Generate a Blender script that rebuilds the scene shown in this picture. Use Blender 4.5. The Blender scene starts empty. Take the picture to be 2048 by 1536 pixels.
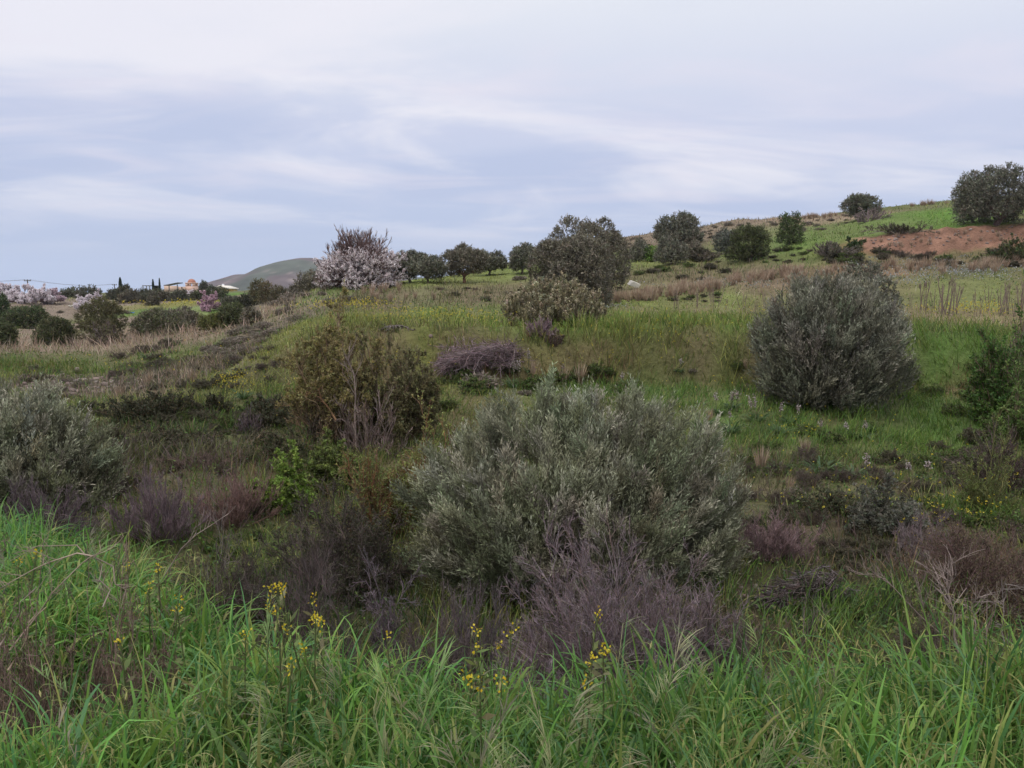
import bpy, math, random
import numpy as np

C = bpy.context.scene.collection
SC = bpy.context.scene

# ------------------------------------------------------------------ camera
F = 1547.0                      # focal length in pixels of the 2048 px wide frame
PITCH = math.radians(6.56)
HZ = 590.0
cam_d = bpy.data.cameras.new('camera')
cam_d.sensor_width = 36.0
cam_d.lens = 36.0 * F / 2048.0
cam_d.clip_start = 0.05
cam_d.clip_end = 9000.0
cam = bpy.data.objects.new('camera', cam_d)
cam.location = (0, 0, 0)
cam.rotation_euler = (math.pi / 2 - PITCH, 0, 0)
C.objects.link(cam)
SC.camera = cam

# ------------------------------------------------------------------ light
SUN_EL, SUN_AZ = math.radians(58), math.radians(222)   # thin overcast, glow behind the camera
SUN_STRENGTH = 1.35
EXPOSURE = 0.0


def lin(r, g, b):
    out = []
    for c in (r, g, b):
        c = c / 255.0
        out.append(c / 12.92 if c <= 0.04045 else ((c + 0.055) / 1.055) ** 2.4)
    return tuple(out)


def build_world():
    w = bpy.data.worlds.new("World")
    SC.world = w
    w.use_nodes = True
    nt = w.node_tree
    N, L = nt.nodes, nt.links
    N.clear()
    out = N.new('ShaderNodeOutputWorld')
    bg = N.new('ShaderNodeBackground')
    bg.inputs['Strength'].default_value = 0.1
    L.new(bg.outputs[0], out.inputs[0])
    sky = N.new('ShaderNodeTexSky')
    sky.sky_type = 'NISHITA'
    sky.sun_disc = False
    sky.sun_elevation = SUN_EL
    sky.sun_rotation = SUN_AZ
    sky.air_density = 1.2
    sky.dust_density = 2.0
    tc = N.new('ShaderNodeTexCoord')
    sep = N.new('ShaderNodeSeparateXYZ')
    L.new(tc.outputs['Generated'], sep.inputs[0])

    def math_(op, a, b=None, clamp=False):
        n = N.new('ShaderNodeMath')
        n.operation = op
        n.use_clamp = clamp
        for i, v in enumerate((a, b)):
            if v is None:
                continue
            if isinstance(v, (int, float)):
                n.inputs[i].default_value = v
            else:
                L.new(v, n.inputs[i])
        return n.outputs[0]

    def mix(f, a, b):
        n = N.new('ShaderNodeMix')
        n.data_type = 'RGBA'
        if isinstance(f, (int, float)):
            n.inputs[0].default_value = f
        else:
            L.new(f, n.inputs[0])
        for i, v in ((6, a), (7, b)):
            if isinstance(v, tuple):
                n.inputs[i].default_value = (*v, 1)
            else:
                L.new(v, n.inputs[i])
        return n.outputs[2]

    zc = math_('MAXIMUM', sep.outputs[2], 0.0)
    ramp = N.new('ShaderNodeValToRGB')
    L.new(zc, ramp.inputs[0])
    st = [(0.0, lin(187, 203, 233)), (0.1, lin(192, 205, 234)), (0.2, lin(207, 214, 238)),
          (0.34, lin(233, 237, 247)), (0.65, (1.45, 1.48, 1.56)), (1.0, (2.0, 2.02, 2.08))]
    el = ramp.color_ramp.elements
    while len(el) < len(st):
        el.new(0.5)
    for e, (p, c) in zip(el, st):
        e.position = p
        e.color = (*c, 1)
    den = math_('ADD', zc, 0.12)
    cx = math_('DIVIDE', sep.outputs[0], den)
    cy = math_('DIVIDE', sep.outputs[1], den)
    comb = N.new('ShaderNodeCombineXYZ')
    L.new(cx, comb.inputs[0])
    L.new(cy, comb.inputs[1])

    def noise(scale, det, sx, sy, rot, off, dist=0.0, rough=0.55):
        mp = N.new('ShaderNodeMapping')
        L.new(comb.outputs[0], mp.inputs[0])
        mp.inputs['Scale'].default_value = (sx, sy, 1)
        mp.inputs['Rotation'].default_value = (0, 0, rot)
        mp.inputs['Location'].default_value = (off, off * 0.7, 0)
        n = N.new('ShaderNodeTexNoise')
        n.inputs['Scale'].default_value = scale
        n.inputs['Detail'].default_value = det
        n.inputs['Roughness'].default_value = rough
        n.inputs['Distortion'].default_value = dist
        L.new(mp.outputs[0], n.inputs['Vector'])
        return n.outputs['Fac']

    def smooth(v, a, b):
        n = N.new('ShaderNodeMapRange')
        n.interpolation_type = 'SMOOTHSTEP'
        L.new(v, n.inputs[0])
        n.inputs[1].default_value = a
        n.inputs[2].default_value = b
        return n.outputs[0]

    bright = smooth(noise(0.78, 5, 0.7, 1.1, 0.35, 3.1, 0.8, 0.55), 0.43, 0.68)
    dark = smooth(noise(0.62, 4, 0.75, 1.1, -0.3, 9.7, 0.7, 0.5), 0.42, 0.68)
    lowfade = smooth(zc, 0.03, 0.14)
    c1 = mix(math_('MULTIPLY', math_('MULTIPLY', dark, lowfade), 0.75), ramp.outputs[0], lin(189, 201, 231))
    c2 = mix(math_('MULTIPLY', math_('MULTIPLY', bright, lowfade), 0.9), c1, lin(242, 241, 250))
    wisp = smooth(noise(1.7, 4, 0.6, 1.3, 0.25, 21.0, 1.0, 0.5), 0.46, 0.78)
    c3 = mix(math_('MULTIPLY', math_('MULTIPLY', wisp, lowfade), 0.42), c2, lin(236, 231, 244))
    sc = N.new('ShaderNodeVectorMath')
    sc.operation = 'SCALE'
    L.new(c3, sc.inputs[0])
    sc.inputs['Scale'].default_value = 10.0
    L.new(mix(0.965, sky.outputs[0], sc.outputs[0]), bg.inputs['Color'])


build_world()
sun_d = bpy.data.lights.new('sun', 'SUN')
sun_d.energy = SUN_STRENGTH
sun_d.angle = math.radians(25)
sun_d.color = (1.0, 0.93, 0.88)
sun = bpy.data.objects.new('sun', sun_d)
C.objects.link(sun)
_sd = np.array([math.sin(SUN_AZ) * math.cos(SUN_EL), math.cos(SUN_AZ) * math.cos(SUN_EL), math.sin(SUN_EL)])
from mathutils import Vector
sun.rotation_euler = Vector(_sd).to_track_quat('Z', 'Y').to_euler()
sun.location = (0, 0, 40)
SC.view_settings.view_transform = 'Standard'
SC.view_settings.look = 'None'
SC.view_settings.exposure = EXPOSURE
SC.view_settings.gamma = 1.0
SC.view_settings.use_curve_mapping = False
SC.cycles.max_bounces = 6
SC.cycles.diffuse_bounces = 3
SC.cycles.transmission_bounces = 4
SC.cycles.transparent_max_bounces = 4

# ------------------------------------------------------------------ numpy helpers
UP = np.array([0, 0, 1.0])


def norm(v):
    return v / np.maximum(np.linalg.norm(v, axis=-1, keepdims=True), 1e-9)


def RNG(seed):
    return np.random.default_rng(seed)


def _hash(ix, iy, seed):
    h = (ix.astype(np.int64) * 374761393 + iy.astype(np.int64) * 668265263 + seed * 974634777) & 0xffffffff
    h = ((h ^ (h >> 13)) * 1274126177) & 0xffffffff
    return ((h ^ (h >> 16)) & 0xffff) / 65535.0


def vnoise(x, y, seed=0):
    ix, iy = np.floor(x), np.floor(y)
    fx, fy = x - ix, y - iy
    fx, fy = fx * fx * (3 - 2 * fx), fy * fy * (3 - 2 * fy)
    a = _hash(ix, iy, seed)
    b = _hash(ix + 1, iy, seed)
    c = _hash(ix, iy + 1, seed)
    d = _hash(ix + 1, iy + 1, seed)
    return (a * (1 - fx) + b * fx) * (1 - fy) + (c * (1 - fx) + d * fx) * fy


def fbm(x, y, seed=0, oct=4):
    s, a, t = 0, 1.0, 0
    for o in range(oct):
        s = s + a * vnoise(x * 2 ** o, y * 2 ** o, seed + o)
        t += a
        a *= 0.5
    return s / t * 2 - 1


class Geo:
    """collects numpy vertices, quads / tris and vertex colours into ONE mesh"""

    def __init__(self):
        self.v, self.c, self.q, self.t, self.n = [], [], [], [], 0

    def add(self, v, f, c):
        v = np.asarray(v, float).reshape(-1, 3)
        f = np.asarray(f, np.int64)
        c = np.broadcast_to(np.asarray(c, float), (len(v), 3))
        self.v.append(v)
        self.c.append(c)
        (self.q if f.shape[1] == 4 else self.t).append(f + self.n)
        self.n += len(v)

    def mesh(self, name, material):
        me = bpy.data.meshes.new(name)
        v = np.concatenate(self.v).astype(np.float32)
        c = np.concatenate(self.c).astype(np.float32)
        q = np.concatenate(self.q) if self.q else np.zeros((0, 4), np.int64)
        t = np.concatenate(self.t) if self.t else np.zeros((0, 3), np.int64)
        nl = q.size + t.size
        me.vertices.add(len(v))
        me.vertices.foreach_set('co', v.ravel())
        me.loops.add(nl)
        me.loops.foreach_set('vertex_index', np.concatenate([q.ravel(), t.ravel()]).astype(np.int32))
        me.polygons.add(len(q) + len(t))
        ls = np.concatenate([np.arange(len(q)) * 4, q.size + np.arange(len(t)) * 3]).astype(np.int32)
        me.polygons.foreach_set('loop_start', ls)
        me.update(calc_edges=True)
        a = me.color_attributes.new('Col', 'FLOAT_COLOR', 'POINT')
        a.data.foreach_set('color', np.concatenate([c, np.ones((len(c), 1), np.float32)], 1).ravel())
        me.materials.append(material)
        return me

    def build(self, name, material, parent=None):
        o = bpy.data.objects.new(name, self.mesh(name, material))
        C.objects.link(o)
        if parent is not None:
            o.parent = parent
        return o


def perp(d, rng=None):
    if rng is None:
        r = np.broadcast_to(UP, d.shape) + np.array([0.013, 0.021, 0])
    else:
        r = rng.normal(size=d.shape)
    return norm(np.cross(d, r))


GW = np.array([0.75, 1.0, 1.0, 0.86, 0.6, 0.06])


def ribbons(g, base, d0, L, W, droop, seg, col, rng, tip=None, side=None, prof=GW, twist=0.0, kink=0.0):
    """grass-like ribbons that arch over"""
    n = len(base)
    P = np.zeros((n, seg + 1, 3))
    D = np.zeros((n, seg + 1, 3))
    P[:, 0] = base
    d = norm(d0)
    D[:, 0] = d
    st = (L / seg)[:, None]
    for i in range(seg):
        P[:, i + 1] = P[:, i] + d * st
        k = droop * ((i + 1) / seg) ** 1.5
        d = norm(d - UP * (k[:, None]) + rng.normal(size=(n, 3)) * kink)
        D[:, i + 1] = d
    if side is None:
        s = norm(np.cross(norm(d0), UP + rng.normal(size=(n, 3)) * 0.25))
    else:
        s = side
    tt = np.linspace(0, 1, seg + 1)
    w = np.interp(tt, np.linspace(0, 1, len(prof)), prof)
    tw = rng.uniform(-1, 1, n)[:, None] * twist * tt[None, :]
    S = s[:, None, :] * np.cos(tw)[..., None] + np.cross(D, s[:, None, :]) * np.sin(tw)[..., None]
    hw = (W[:, None] * w[None, :] * 0.5)[..., None]
    V = np.stack([P - S * hw, P + S * hw], 2)
    col = np.broadcast_to(col, (n, 3))
    if tip is None:
        cc = np.repeat(col, (seg + 1) * 2, 0)
    else:
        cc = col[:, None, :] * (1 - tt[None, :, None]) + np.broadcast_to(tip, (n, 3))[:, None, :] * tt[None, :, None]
        cc = np.repeat(cc.reshape(-1, 3), 2, 0)
    b = (np.arange(n) * (seg + 1) * 2)[:, None] + (np.arange(seg) * 2)[None, :]
    f = np.stack([b, b + 1, b + 3, b + 2], -1).reshape(-1, 4)
    g.add(V, f, cc)
    return P


def leaves(g, pos, d, L, W, col, rng, nrm=None):
    """diamond leaves with a slight fold"""
    n = len(pos)
    if n == 0:
        return
    d = norm(d)
    s = perp(d, rng) if nrm is None else norm(np.cross(d, nrm))
    up = np.cross(s, d)
    L = np.broadcast_to(L, (n,))[:, None]
    W = np.broadcast_to(W, (n,))[:, None]
    m = pos + d * L * 0.5
    V = np.stack([pos, m - s * W * 0.5 + up * W * 0.12, pos + d * L, m + s * W * 0.5 + up * W * 0.12], 1)
    f = (np.arange(n) * 4)[:, None] + np.arange(4)[None]
    g.add(V, f, np.repeat(np.broadcast_to(col, (n, 3)), 4, 0))


def tubes(g, P, r0, r1, col, sides=3):
    n, S, _ = P.shape
    T = np.gradient(P, axis=1)
    T = norm(T)
    a = norm(np.cross(T, np.array([0.31, 0.17, 0.93]) + T[:, :, [1, 2, 0]] * 0.3))
    b = np.cross(T, a)
    t = np.linspace(0, 1, S)[None, :]
    r = (np.broadcast_to(r0, (n,))[:, None] * (1 - t) + np.broadcast_to(r1, (n,))[:, None] * t)
    ang = np.arange(sides) * 2 * math.pi / sides
    V = P[:, :, None, :] + r[:, :, None, None] * (a[:, :, None, :] * np.cos(ang)[None, None, :, None] + b[:, :, None, :] * np.sin(ang)[None, None, :, None])
    base = (np.arange(n) * S * sides)[:, None, None] + (np.arange(S - 1) * sides)[None, :, None]
    k = np.arange(sides)[None, None, :]
    k2 = (k + 1) % sides
    f = np.stack([base + k, base + k2, base + sides + k2, base + sides + k], -1).reshape(-1, 4)
    col = np.broadcast_to(col, (n, 3))
    g.add(V, f, np.repeat(col, S * sides, 0))


def polyline(p0, d, L, seg, wig, rng, up=0.0):
    n = len(p0)
    P = np.zeros((n, seg + 1, 3))
    P[:, 0] = p0
    d = norm(d)
    for i in range(seg):
        P[:, i + 1] = P[:, i] + d * (L / seg)[:, None]
        d = norm(d + rng.normal(size=(n, 3)) * wig + UP * up)
    return P


def along(P, t):
    """points and tangents at parameter t (N,k) of polylines P (N,S,3)"""
    n, S, _ = P.shape
    x = np.clip(t, 0, 0.999) * (S - 1)
    i = x.astype(int)
    fr = (x - i)[..., None]
    r = np.arange(n)[:, None]
    a, b = P[r, i], P[r, i + 1]
    return a + (b - a) * fr, norm(b - a)


def branch(P, L, k, rng, tr=(0.3, 1.0), lr=(0.3, 0.5), spread=0.8, up=0.2, seg=3, wig=0.15):
    t = rng.uniform(tr[0], tr[1], (len(P), k))
    p, tan = along(P, t)
    p, tan = p.reshape(-1, 3), tan.reshape(-1, 3)
    d = norm(tan + norm(rng.normal(size=tan.shape)) * spread + UP * up)
    l = np.repeat(L, k) * rng.uniform(lr[0], lr[1], len(p)) * (1.15 - 0.5 * t.ravel())
    return polyline(p, d, l, seg, wig, rng, up * 0.3), l


def pal(rng, n, cols, jit=0.15):
    cols = np.array(cols, float)
    c = cols[rng.integers(0, len(cols), n)]
    return c * (1 + rng.normal(size=(n, 1)) * jit).clip(0.5, 1.6) * (1 + rng.normal(size=(n, 3)) * jit * 0.25).clip(0.7, 1.3)


# ------------------------------------------------------------------ materials
def foliage_mat(name, back=1.0, trans=0.3, rough=0.55, spec=0.3, var=0.25, scale=3.0):
    m = bpy.data.materials.new(name)
    m.use_nodes = True
    nt = m.node_tree
    N, L = nt.nodes, nt.links
    N.clear()
    out = N.new('ShaderNodeOutputMaterial')
    p = N.new('ShaderNodeBsdfPrincipled')
    p.inputs['Roughness'].default_value = rough
    p.inputs['Specular IOR Level'].default_value = spec
    at = N.new('ShaderNodeAttribute')
    at.attribute_name = 'Col'
    tx = N.new('ShaderNodeTexCoord')
    no = N.new('ShaderNodeTexNoise')
    no.inputs['Scale'].default_value = scale
    no.inputs['Detail'].default_value = 2
    L.new(tx.outputs['Object'], no.inputs['Vector'])
    mr = N.new('ShaderNodeMapRange')
    mr.inputs[3].default_value = 1 - var
    mr.inputs[4].default_value = 1 + var
    mr.inputs[1].default_value = 0.3
    mr.inputs[2].default_value = 0.7
    L.new(no.outputs['Fac'], mr.inputs[0])
    mul = N.new('ShaderNodeVectorMath')
    mul.operation = 'SCALE'
    L.new(at.outputs['Color'], mul.inputs[0])
    L.new(mr.outputs[0], mul.inputs['Scale'])
    col = mul.outputs[0]
    if back != 1.0:
        geo = N.new('ShaderNodeNewGeometry')
        mb = N.new('ShaderNodeMapRange')
        mb.inputs[3].default_value = 1.0
        mb.inputs[4].default_value = back
        L.new(geo.outputs['Backfacing'], mb.inputs[0])
        m2 = N.new('ShaderNodeVectorMath')
        m2.operation = 'SCALE'
        L.new(col, m2.inputs[0])
        L.new(mb.outputs[0], m2.inputs['Scale'])
        col = m2.outputs[0]
    L.new(col, p.inputs['Base Color'])
    if trans > 0:
        tr = N.new('ShaderNodeBsdfTranslucent')
        L.new(col, tr.inputs['Color'])
        mx = N.new('ShaderNodeMixShader')
        mx.inputs[0].default_value = trans
        L.new(p.outputs[0], mx.inputs[1])
        L.new(tr.outputs[0], mx.inputs[2])
        L.new(mx.outputs[0], out.inputs[0])
    else:
        L.new(p.outputs[0], out.inputs[0])
    return m


def solid_mat(name, color, rough=0.8, var=0.15, scale=6.0, bump=0.0):
    m = bpy.data.materials.new(name)
    m.use_nodes = True
    nt = m.node_tree
    N, L = nt.nodes, nt.links
    p = N['Principled BSDF']
    p.inputs['Roughness'].default_value = rough
    tx = N.new('ShaderNodeTexCoord')
    no = N.new('ShaderNodeTexNoise')
    no.inputs['Scale'].default_value = scale
    no.inputs['Detail'].default_value = 4
    L.new(tx.outputs['Object'], no.inputs['Vector'])
    r = N.new('ShaderNodeValToRGB')
    r.color_ramp.elements[0].position = 0.3
    r.color_ramp.elements[1].position = 0.7
    r.color_ramp.elements[0].color = (*[c * (1 - var) for c in color], 1)
    r.color_ramp.elements[1].color = (*[min(1, c * (1 + var)) for c in color], 1)
    L.new(no.outputs['Fac'], r.inputs[0])
    L.new(r.outputs[0], p.inputs['Base Color'])
    if bump:
        b = N.new('ShaderNodeBump')
        b.inputs['Strength'].default_value = bump
        L.new(no.outputs['Fac'], b.inputs['Height'])
        L.new(b.outputs[0], p.inputs['Normal'])
    return m


M = dict(
    leaf=foliage_mat('leaf', 1.0, 0.3),
    olive=foliage_mat('olive_leaf', 1.45, 0.15, 0.5, 0.35),
    grass=foliage_mat('grass_blade', 1.08, 0.35, 0.48, 0.32, 0.2, 1.2),
    dry=foliage_mat('dry_grass', 1.0, 0.2, 0.8, 0.1),
    wood=foliage_mat('wood', 1.0, 0.0, 0.85, 0.15, 0.3, 9.0),
    petal=foliage_mat('petal', 1.0, 0.35, 0.6, 0.2, 0.1),
    stone=foliage_mat('stone', 1.0, 0.0, 0.9, 0.15, 0.3, 14.0),
)


# ------------------------------------------------------------------ things
def tag(o, label=None, cat=None, group=None, kind=None):
    for k, v in (('label', label), ('category', cat), ('group', group), ('kind', kind)):
        if v:
            o[k] = v
    return o


def thing(name, label, cat, loc, group=None, rz=0.0):
    o = bpy.data.objects.new(name, None)
    o.empty_display_size = 0.2
    o.location = loc
    o.rotation_euler = (0, 0, rz)
    C.objects.link(o)
    return tag(o, label, cat, group)


def dup(root, loc, rz=0.0, scale=1.0, label=None):
    r = root.copy()
    C.objects.link(r)
    r.location = loc
    r.rotation_euler = (0, 0, rz)
    r.scale = (scale,) * 3 if not hasattr(scale, '__len__') else scale
    if label:
        r['label'] = label
    for ch in root.children:
        c = ch.copy()
        C.objects.link(c)
        c.parent = r
        for gch in ch.children:
            d = gch.copy()
            C.objects.link(d)
            d.parent = c
    return r


# ------------------------------------------------------------------ terrain
CP, SP = math.cos(PITCH), math.sin(PITCH)


def ray(px, py):
    cx, cy = (px - 1024.0) / F, (768.0 - py) / F
    y = CP + cy * SP
    return cx / y, (cy * CP - SP) / y          # X and Z per metre of forward distance


UG = np.linspace(-1.3, 1.3, 521)
COLS = [-300, 0, 250, 400, 500, 625, 750, 1000, 1250, 1500, 1750, 2048, 2350]
ROWS = {
    7.0:  [1120, 1120, 1150, 1190, 1205, 1215, 1220, 1240, 1230, 1200, 1195, 1185, 1185],
    10.0: [985, 985, 990, 990, 995, 1005, 1012, 1030, 1030, 1030, 1020, 1005, 995],
    13.0: [875, 880, 882, 884, 888, 895, 902, 910, 915, 915, 910, 900, 890],
    16.0: [800, 805, 812, 808, 800, 792, 790, 790, 795, 803, 808, 800, 790],
    17.3: [788, 793, 798, 794, 782, 772, 768, 770, 774, 778, 780, 774, 768],
    18.0: [774, 780, 785, 778, 764, 716, 692, 686, 680, 684, 698, 702, 702],
    18.7: [768, 774, 778, 768, 748, 672, 655, 658, 652, 654, 668, 676, 676],
    22.0: [745, 748, 755, 740, 718, 646, 643, 652, 645, 646, 660, 666, 662],
    26.0: [722, 724, 728, 715, 690, 636, 630, 640, 632, 630, 640, 645, 645],
    34.0: [696, 698, 696, 685, 655, 616, 608, 614, 608, 592, 590, 588, 588],
    38.0: [686, 688, 684, 672, 643, 602, 598, 602, 594, 574, 566, 562, 562],
    45.0: [674, 676, 670, 662, 640, 588, 585, 580, 566, 542, 540, 530, 526],
    50.0: [668, 670, 664, 656, 640, 580, 577, 570, 553, 530, 508, 496, 490],
    53.5: [662, 664, 660, 652, 640, 576, 571, 563, 543, 520, 470, 446, 432],
    60.0: [654, 655, 650, 646, 638, 578, 568, 552, 528, 505, 456, 432, 415],
    75.0: [636, 636, 636, 632, 626, 590, 572, 542, 502, 480, 437, 408, 390],
    90.0: [612, 610, 612, 608, 604, 594, 576, 537, 482, 448, 430, 394, 372],
    112.0: [602, 600, 600, 597, 594, 592, 580, 532, 474, 439, 424, 388, 366],
    150.0: [596, 595, 594, 592, 591, 590, 584, 545, 490, 458, 440, 405, 385],
    250.0: [590, 590, 588, 584, 583, 584, 584, 565, 535, 510, 490, 460, 440],
    500.0: [590, 590, 589, 588, 588, 588, 588, 580, 570, 560, 550, 540, 530],
    3000.0: [590] * 13,
}
ROWY = [-3.5, 0.5, 1.5, 2.0, 2.4, 2.7, 3.0, 3.4, 3.8, 4.4, 5.0, 5.6, 6.2] + list(ROWS)


def edge_y(u):
    px = 1024 + u * F
    return np.interp(px, [-500, -100, 0, 250, 400, 550, 800, 1000, 1500, 2048, 2500],
                     [6.8, 5.9, 5.5, 4.2, 3.5, 2.95, 2.7, 2.6, 2.7, 2.75, 2.8])


def gsmooth(a, sig):
    k = np.arange(-int(3 * sig), int(3 * sig) + 1)
    w = np.exp(-k * k / (2 * sig * sig))
    w /= w.sum()
    p = np.pad(a, len(k) // 2, mode='edge')
    return np.convolve(p, w, 'valid')


def row_z(Y):
    cols, pys = np.array(COLS, float), np.array(ROWS[Y], float)
    xr, zr = ray(cols, pys)
    return gsmooth(np.interp(UG, xr, zr * Y), 6)


Z7 = row_z(7.0)
TAB = []
for Y in ROWY:
    if Y >= 7:
        TAB.append(row_z(Y))
    else:
        Ye = gsmooth(edge_y(UG), 8)
        bank = lambda y: -1.50 - 0.085 * np.maximum(y, 0)
        s = np.clip((Y - Ye) / np.maximum(7.0 - Ye, 0.3), 0, 1)
        z = np.where(Y <= Ye, bank(Y), bank(Ye) + (Z7 - bank(Ye)) * (1 - (1 - s) ** 3.2))
        TAB.append(z)
TAB = np.array(TAB)


def pchip(x, y, xi):
    h = np.diff(x)[:, None]
    dl = np.diff(y, axis=0) / h
    m = np.zeros_like(y)
    a, b = dl[:-1], dl[1:]
    m[1:-1] = np.where(a * b > 0, 2 * a * b / np.where(a * b > 0, a + b, 1), 0)
    m[0], m[-1] = dl[0], dl[-1]
    i = np.clip(np.searchsorted(x, xi, 'right') - 1, 0, len(x) - 2)
    t = ((xi - x[i]) / (x[i + 1] - x[i]))[:, None]
    hh = h[i]
    return ((1 + 2 * t) * (1 - t) ** 2 * y[i] + t * (1 - t) ** 2 * hh * m[i] + t * t * (3 - 2 * t) * y[i + 1] + t * t * (t - 1) * hh * m[i + 1])


KS = 0.0103
NY, NX = 662, 420
K0 = -90
GY = 4 * (np.exp((np.arange(NY) + K0) * KS) - 1)
GS = np.linspace(-1.25, 1.25, NX)
ZU = pchip(np.log(np.array(ROWY) + 4.5), TAB, np.log(np.clip(GY, -3.4, 2990) + 4.5))
GXX = GS[None, :] * (GY[:, None] + 8)
GYY = np.broadcast_to(GY[:, None], GXX.shape)
_u = np.clip(GXX / np.maximum(GYY, 1.0), -1.29, 1.29)
_j = (_u + 1.3) / 2.6 * 520
_j0 = np.clip(_j.astype(int), 0, 519)
_r = np.arange(NY)[:, None]
GZ = ZU[_r, _j0] * (1 - (_j - _j0)) + ZU[_r, _j0 + 1] * (_j - _j0)
_amp = np.clip(0.011 * np.maximum(GYY, 0.5) ** 0.85, 0.015, 0.6)
GZ = GZ + _amp * (fbm(GXX / (0.6 + GYY * 0.05).clip(0.6, 8), GYY / (0.6 + GYY * 0.05).clip(0.6, 8) * 1.0, 5, 4)
                  + 0.5 * fbm(GXX * 1.3, GYY * 1.3, 11, 3))

# erosion rills and clods on the cut face of red earth
_cu = np.clip((GYY - 49.4) / .8, 0, 1) * np.clip((54.0 - GYY) / .8, 0, 1) * np.clip((GXX / np.maximum(GYY, 1) - .43) / .02, 0, 1)
GZ = GZ + _cu * (0.30 * fbm(GXX / .75, GYY / 2.2, 83, 3) + .16 * fbm(GXX / .4, GYY / .5, 84, 2))


def H(X, Y):
    X, Y = np.asarray(X, float), np.asarray(Y, float)
    k = np.clip(np.log(np.maximum(Y / 4 + 1, 1e-3)) / KS - K0, 0, NY - 1.001)
    s = np.clip((X / (Y + 8) + 1.25) / 2.5 * (NX - 1), 0, NX - 1.001)
    i, j = k.astype(int), s.astype(int)
    a, b = k - i, s - j
    return (GZ[i, j] * (1 - b) + GZ[i, j + 1] * b) * (1 - a) + (GZ[i + 1, j] * (1 - b) + GZ[i + 1, j + 1] * b) * a


_YM = np.exp(np.linspace(math.log(0.8), math.log(1500), 1600))


def at(px, py):
    """ground point seen at a pixel"""
    x, z = ray(px, py)
    below = z * _YM < H(x * _YM, _YM)
    i = int(np.argmax(below)) if below.any() else len(_YM) - 1
    Y = _YM[i]
    return np.array([x * Y, Y, float(H(x * Y, Y))])


def atY(px, Y):
    """ground point in an image column at a forward distance"""
    py = HZ
    for _ in range(4):
        x, _z = ray(px, py)
        z = float(H(x * Y, Y))
        e = math.atan2(-z, Y) - PITCH
        py = 768 + F * math.tan(e)
    return np.array([x * Y, Y, z])


def zat(py, Y):
    return ray(1024, py)[1] * Y

# ------------------------------------------------------------------ ground cover zones (patches of grass, straw, earth, stone; shade painted on the bank face)
GREEN = [(.085, .165, .030), (.115, .200, .036), (.070, .130, .030), (.15, .21, .045)]
BRIGHT = [(.120, .215, .036), (.150, .240, .042), (.098, .175, .032), (.16, .20, .05)]
YGREEN = [(.265, .285, .075), (.215, .245, .06), (.31, .295, .10), (.18, .21, .05)]
OLIVE = [(.130, .140, .048), (.105, .125, .042), (.17, .16, .065), (.085, .11, .04)]
STRAW = [(.40, .31, .22), (.34, .25, .175), (.45, .36, .27), (.28, .20, .14)]
REDB = [(.20, .125, .062), (.165, .105, .055), (.14, .15, .045), (.22, .15, .08)]
PURP = [(.165, .115, .115), (.125, .092, .085), (.20, .145, .135), (.10, .10, .05)]
DARKG = [(.045, .085, .026), (.060, .110, .030), (.038, .066, .024)]
BROWN = [(.150, .110, .070), (.115, .09, .055), (.19, .145, .095), (.09, .095, .045)]
GREYB = [(.185, .155, .120), (.14, .12, .09), (.22, .19, .15), (.11, .11, .06)]
EARTH = [(.36, .175, .095), (.30, .15, .085)]
FACE = [(.115, .128, .034), (.145, .145, .042), (.09, .105, .030), (.165, .135, .058), (.13, .155, .036)]  # tall olive grass, darkened so the steep bank face reads as shaded
FIELD = [(.105, .215, .030), (.125, .235, .035)]
YFLOW = [(.26, .235, .05), (.18, .21, .05), (.22, .22, .06)]

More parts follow.
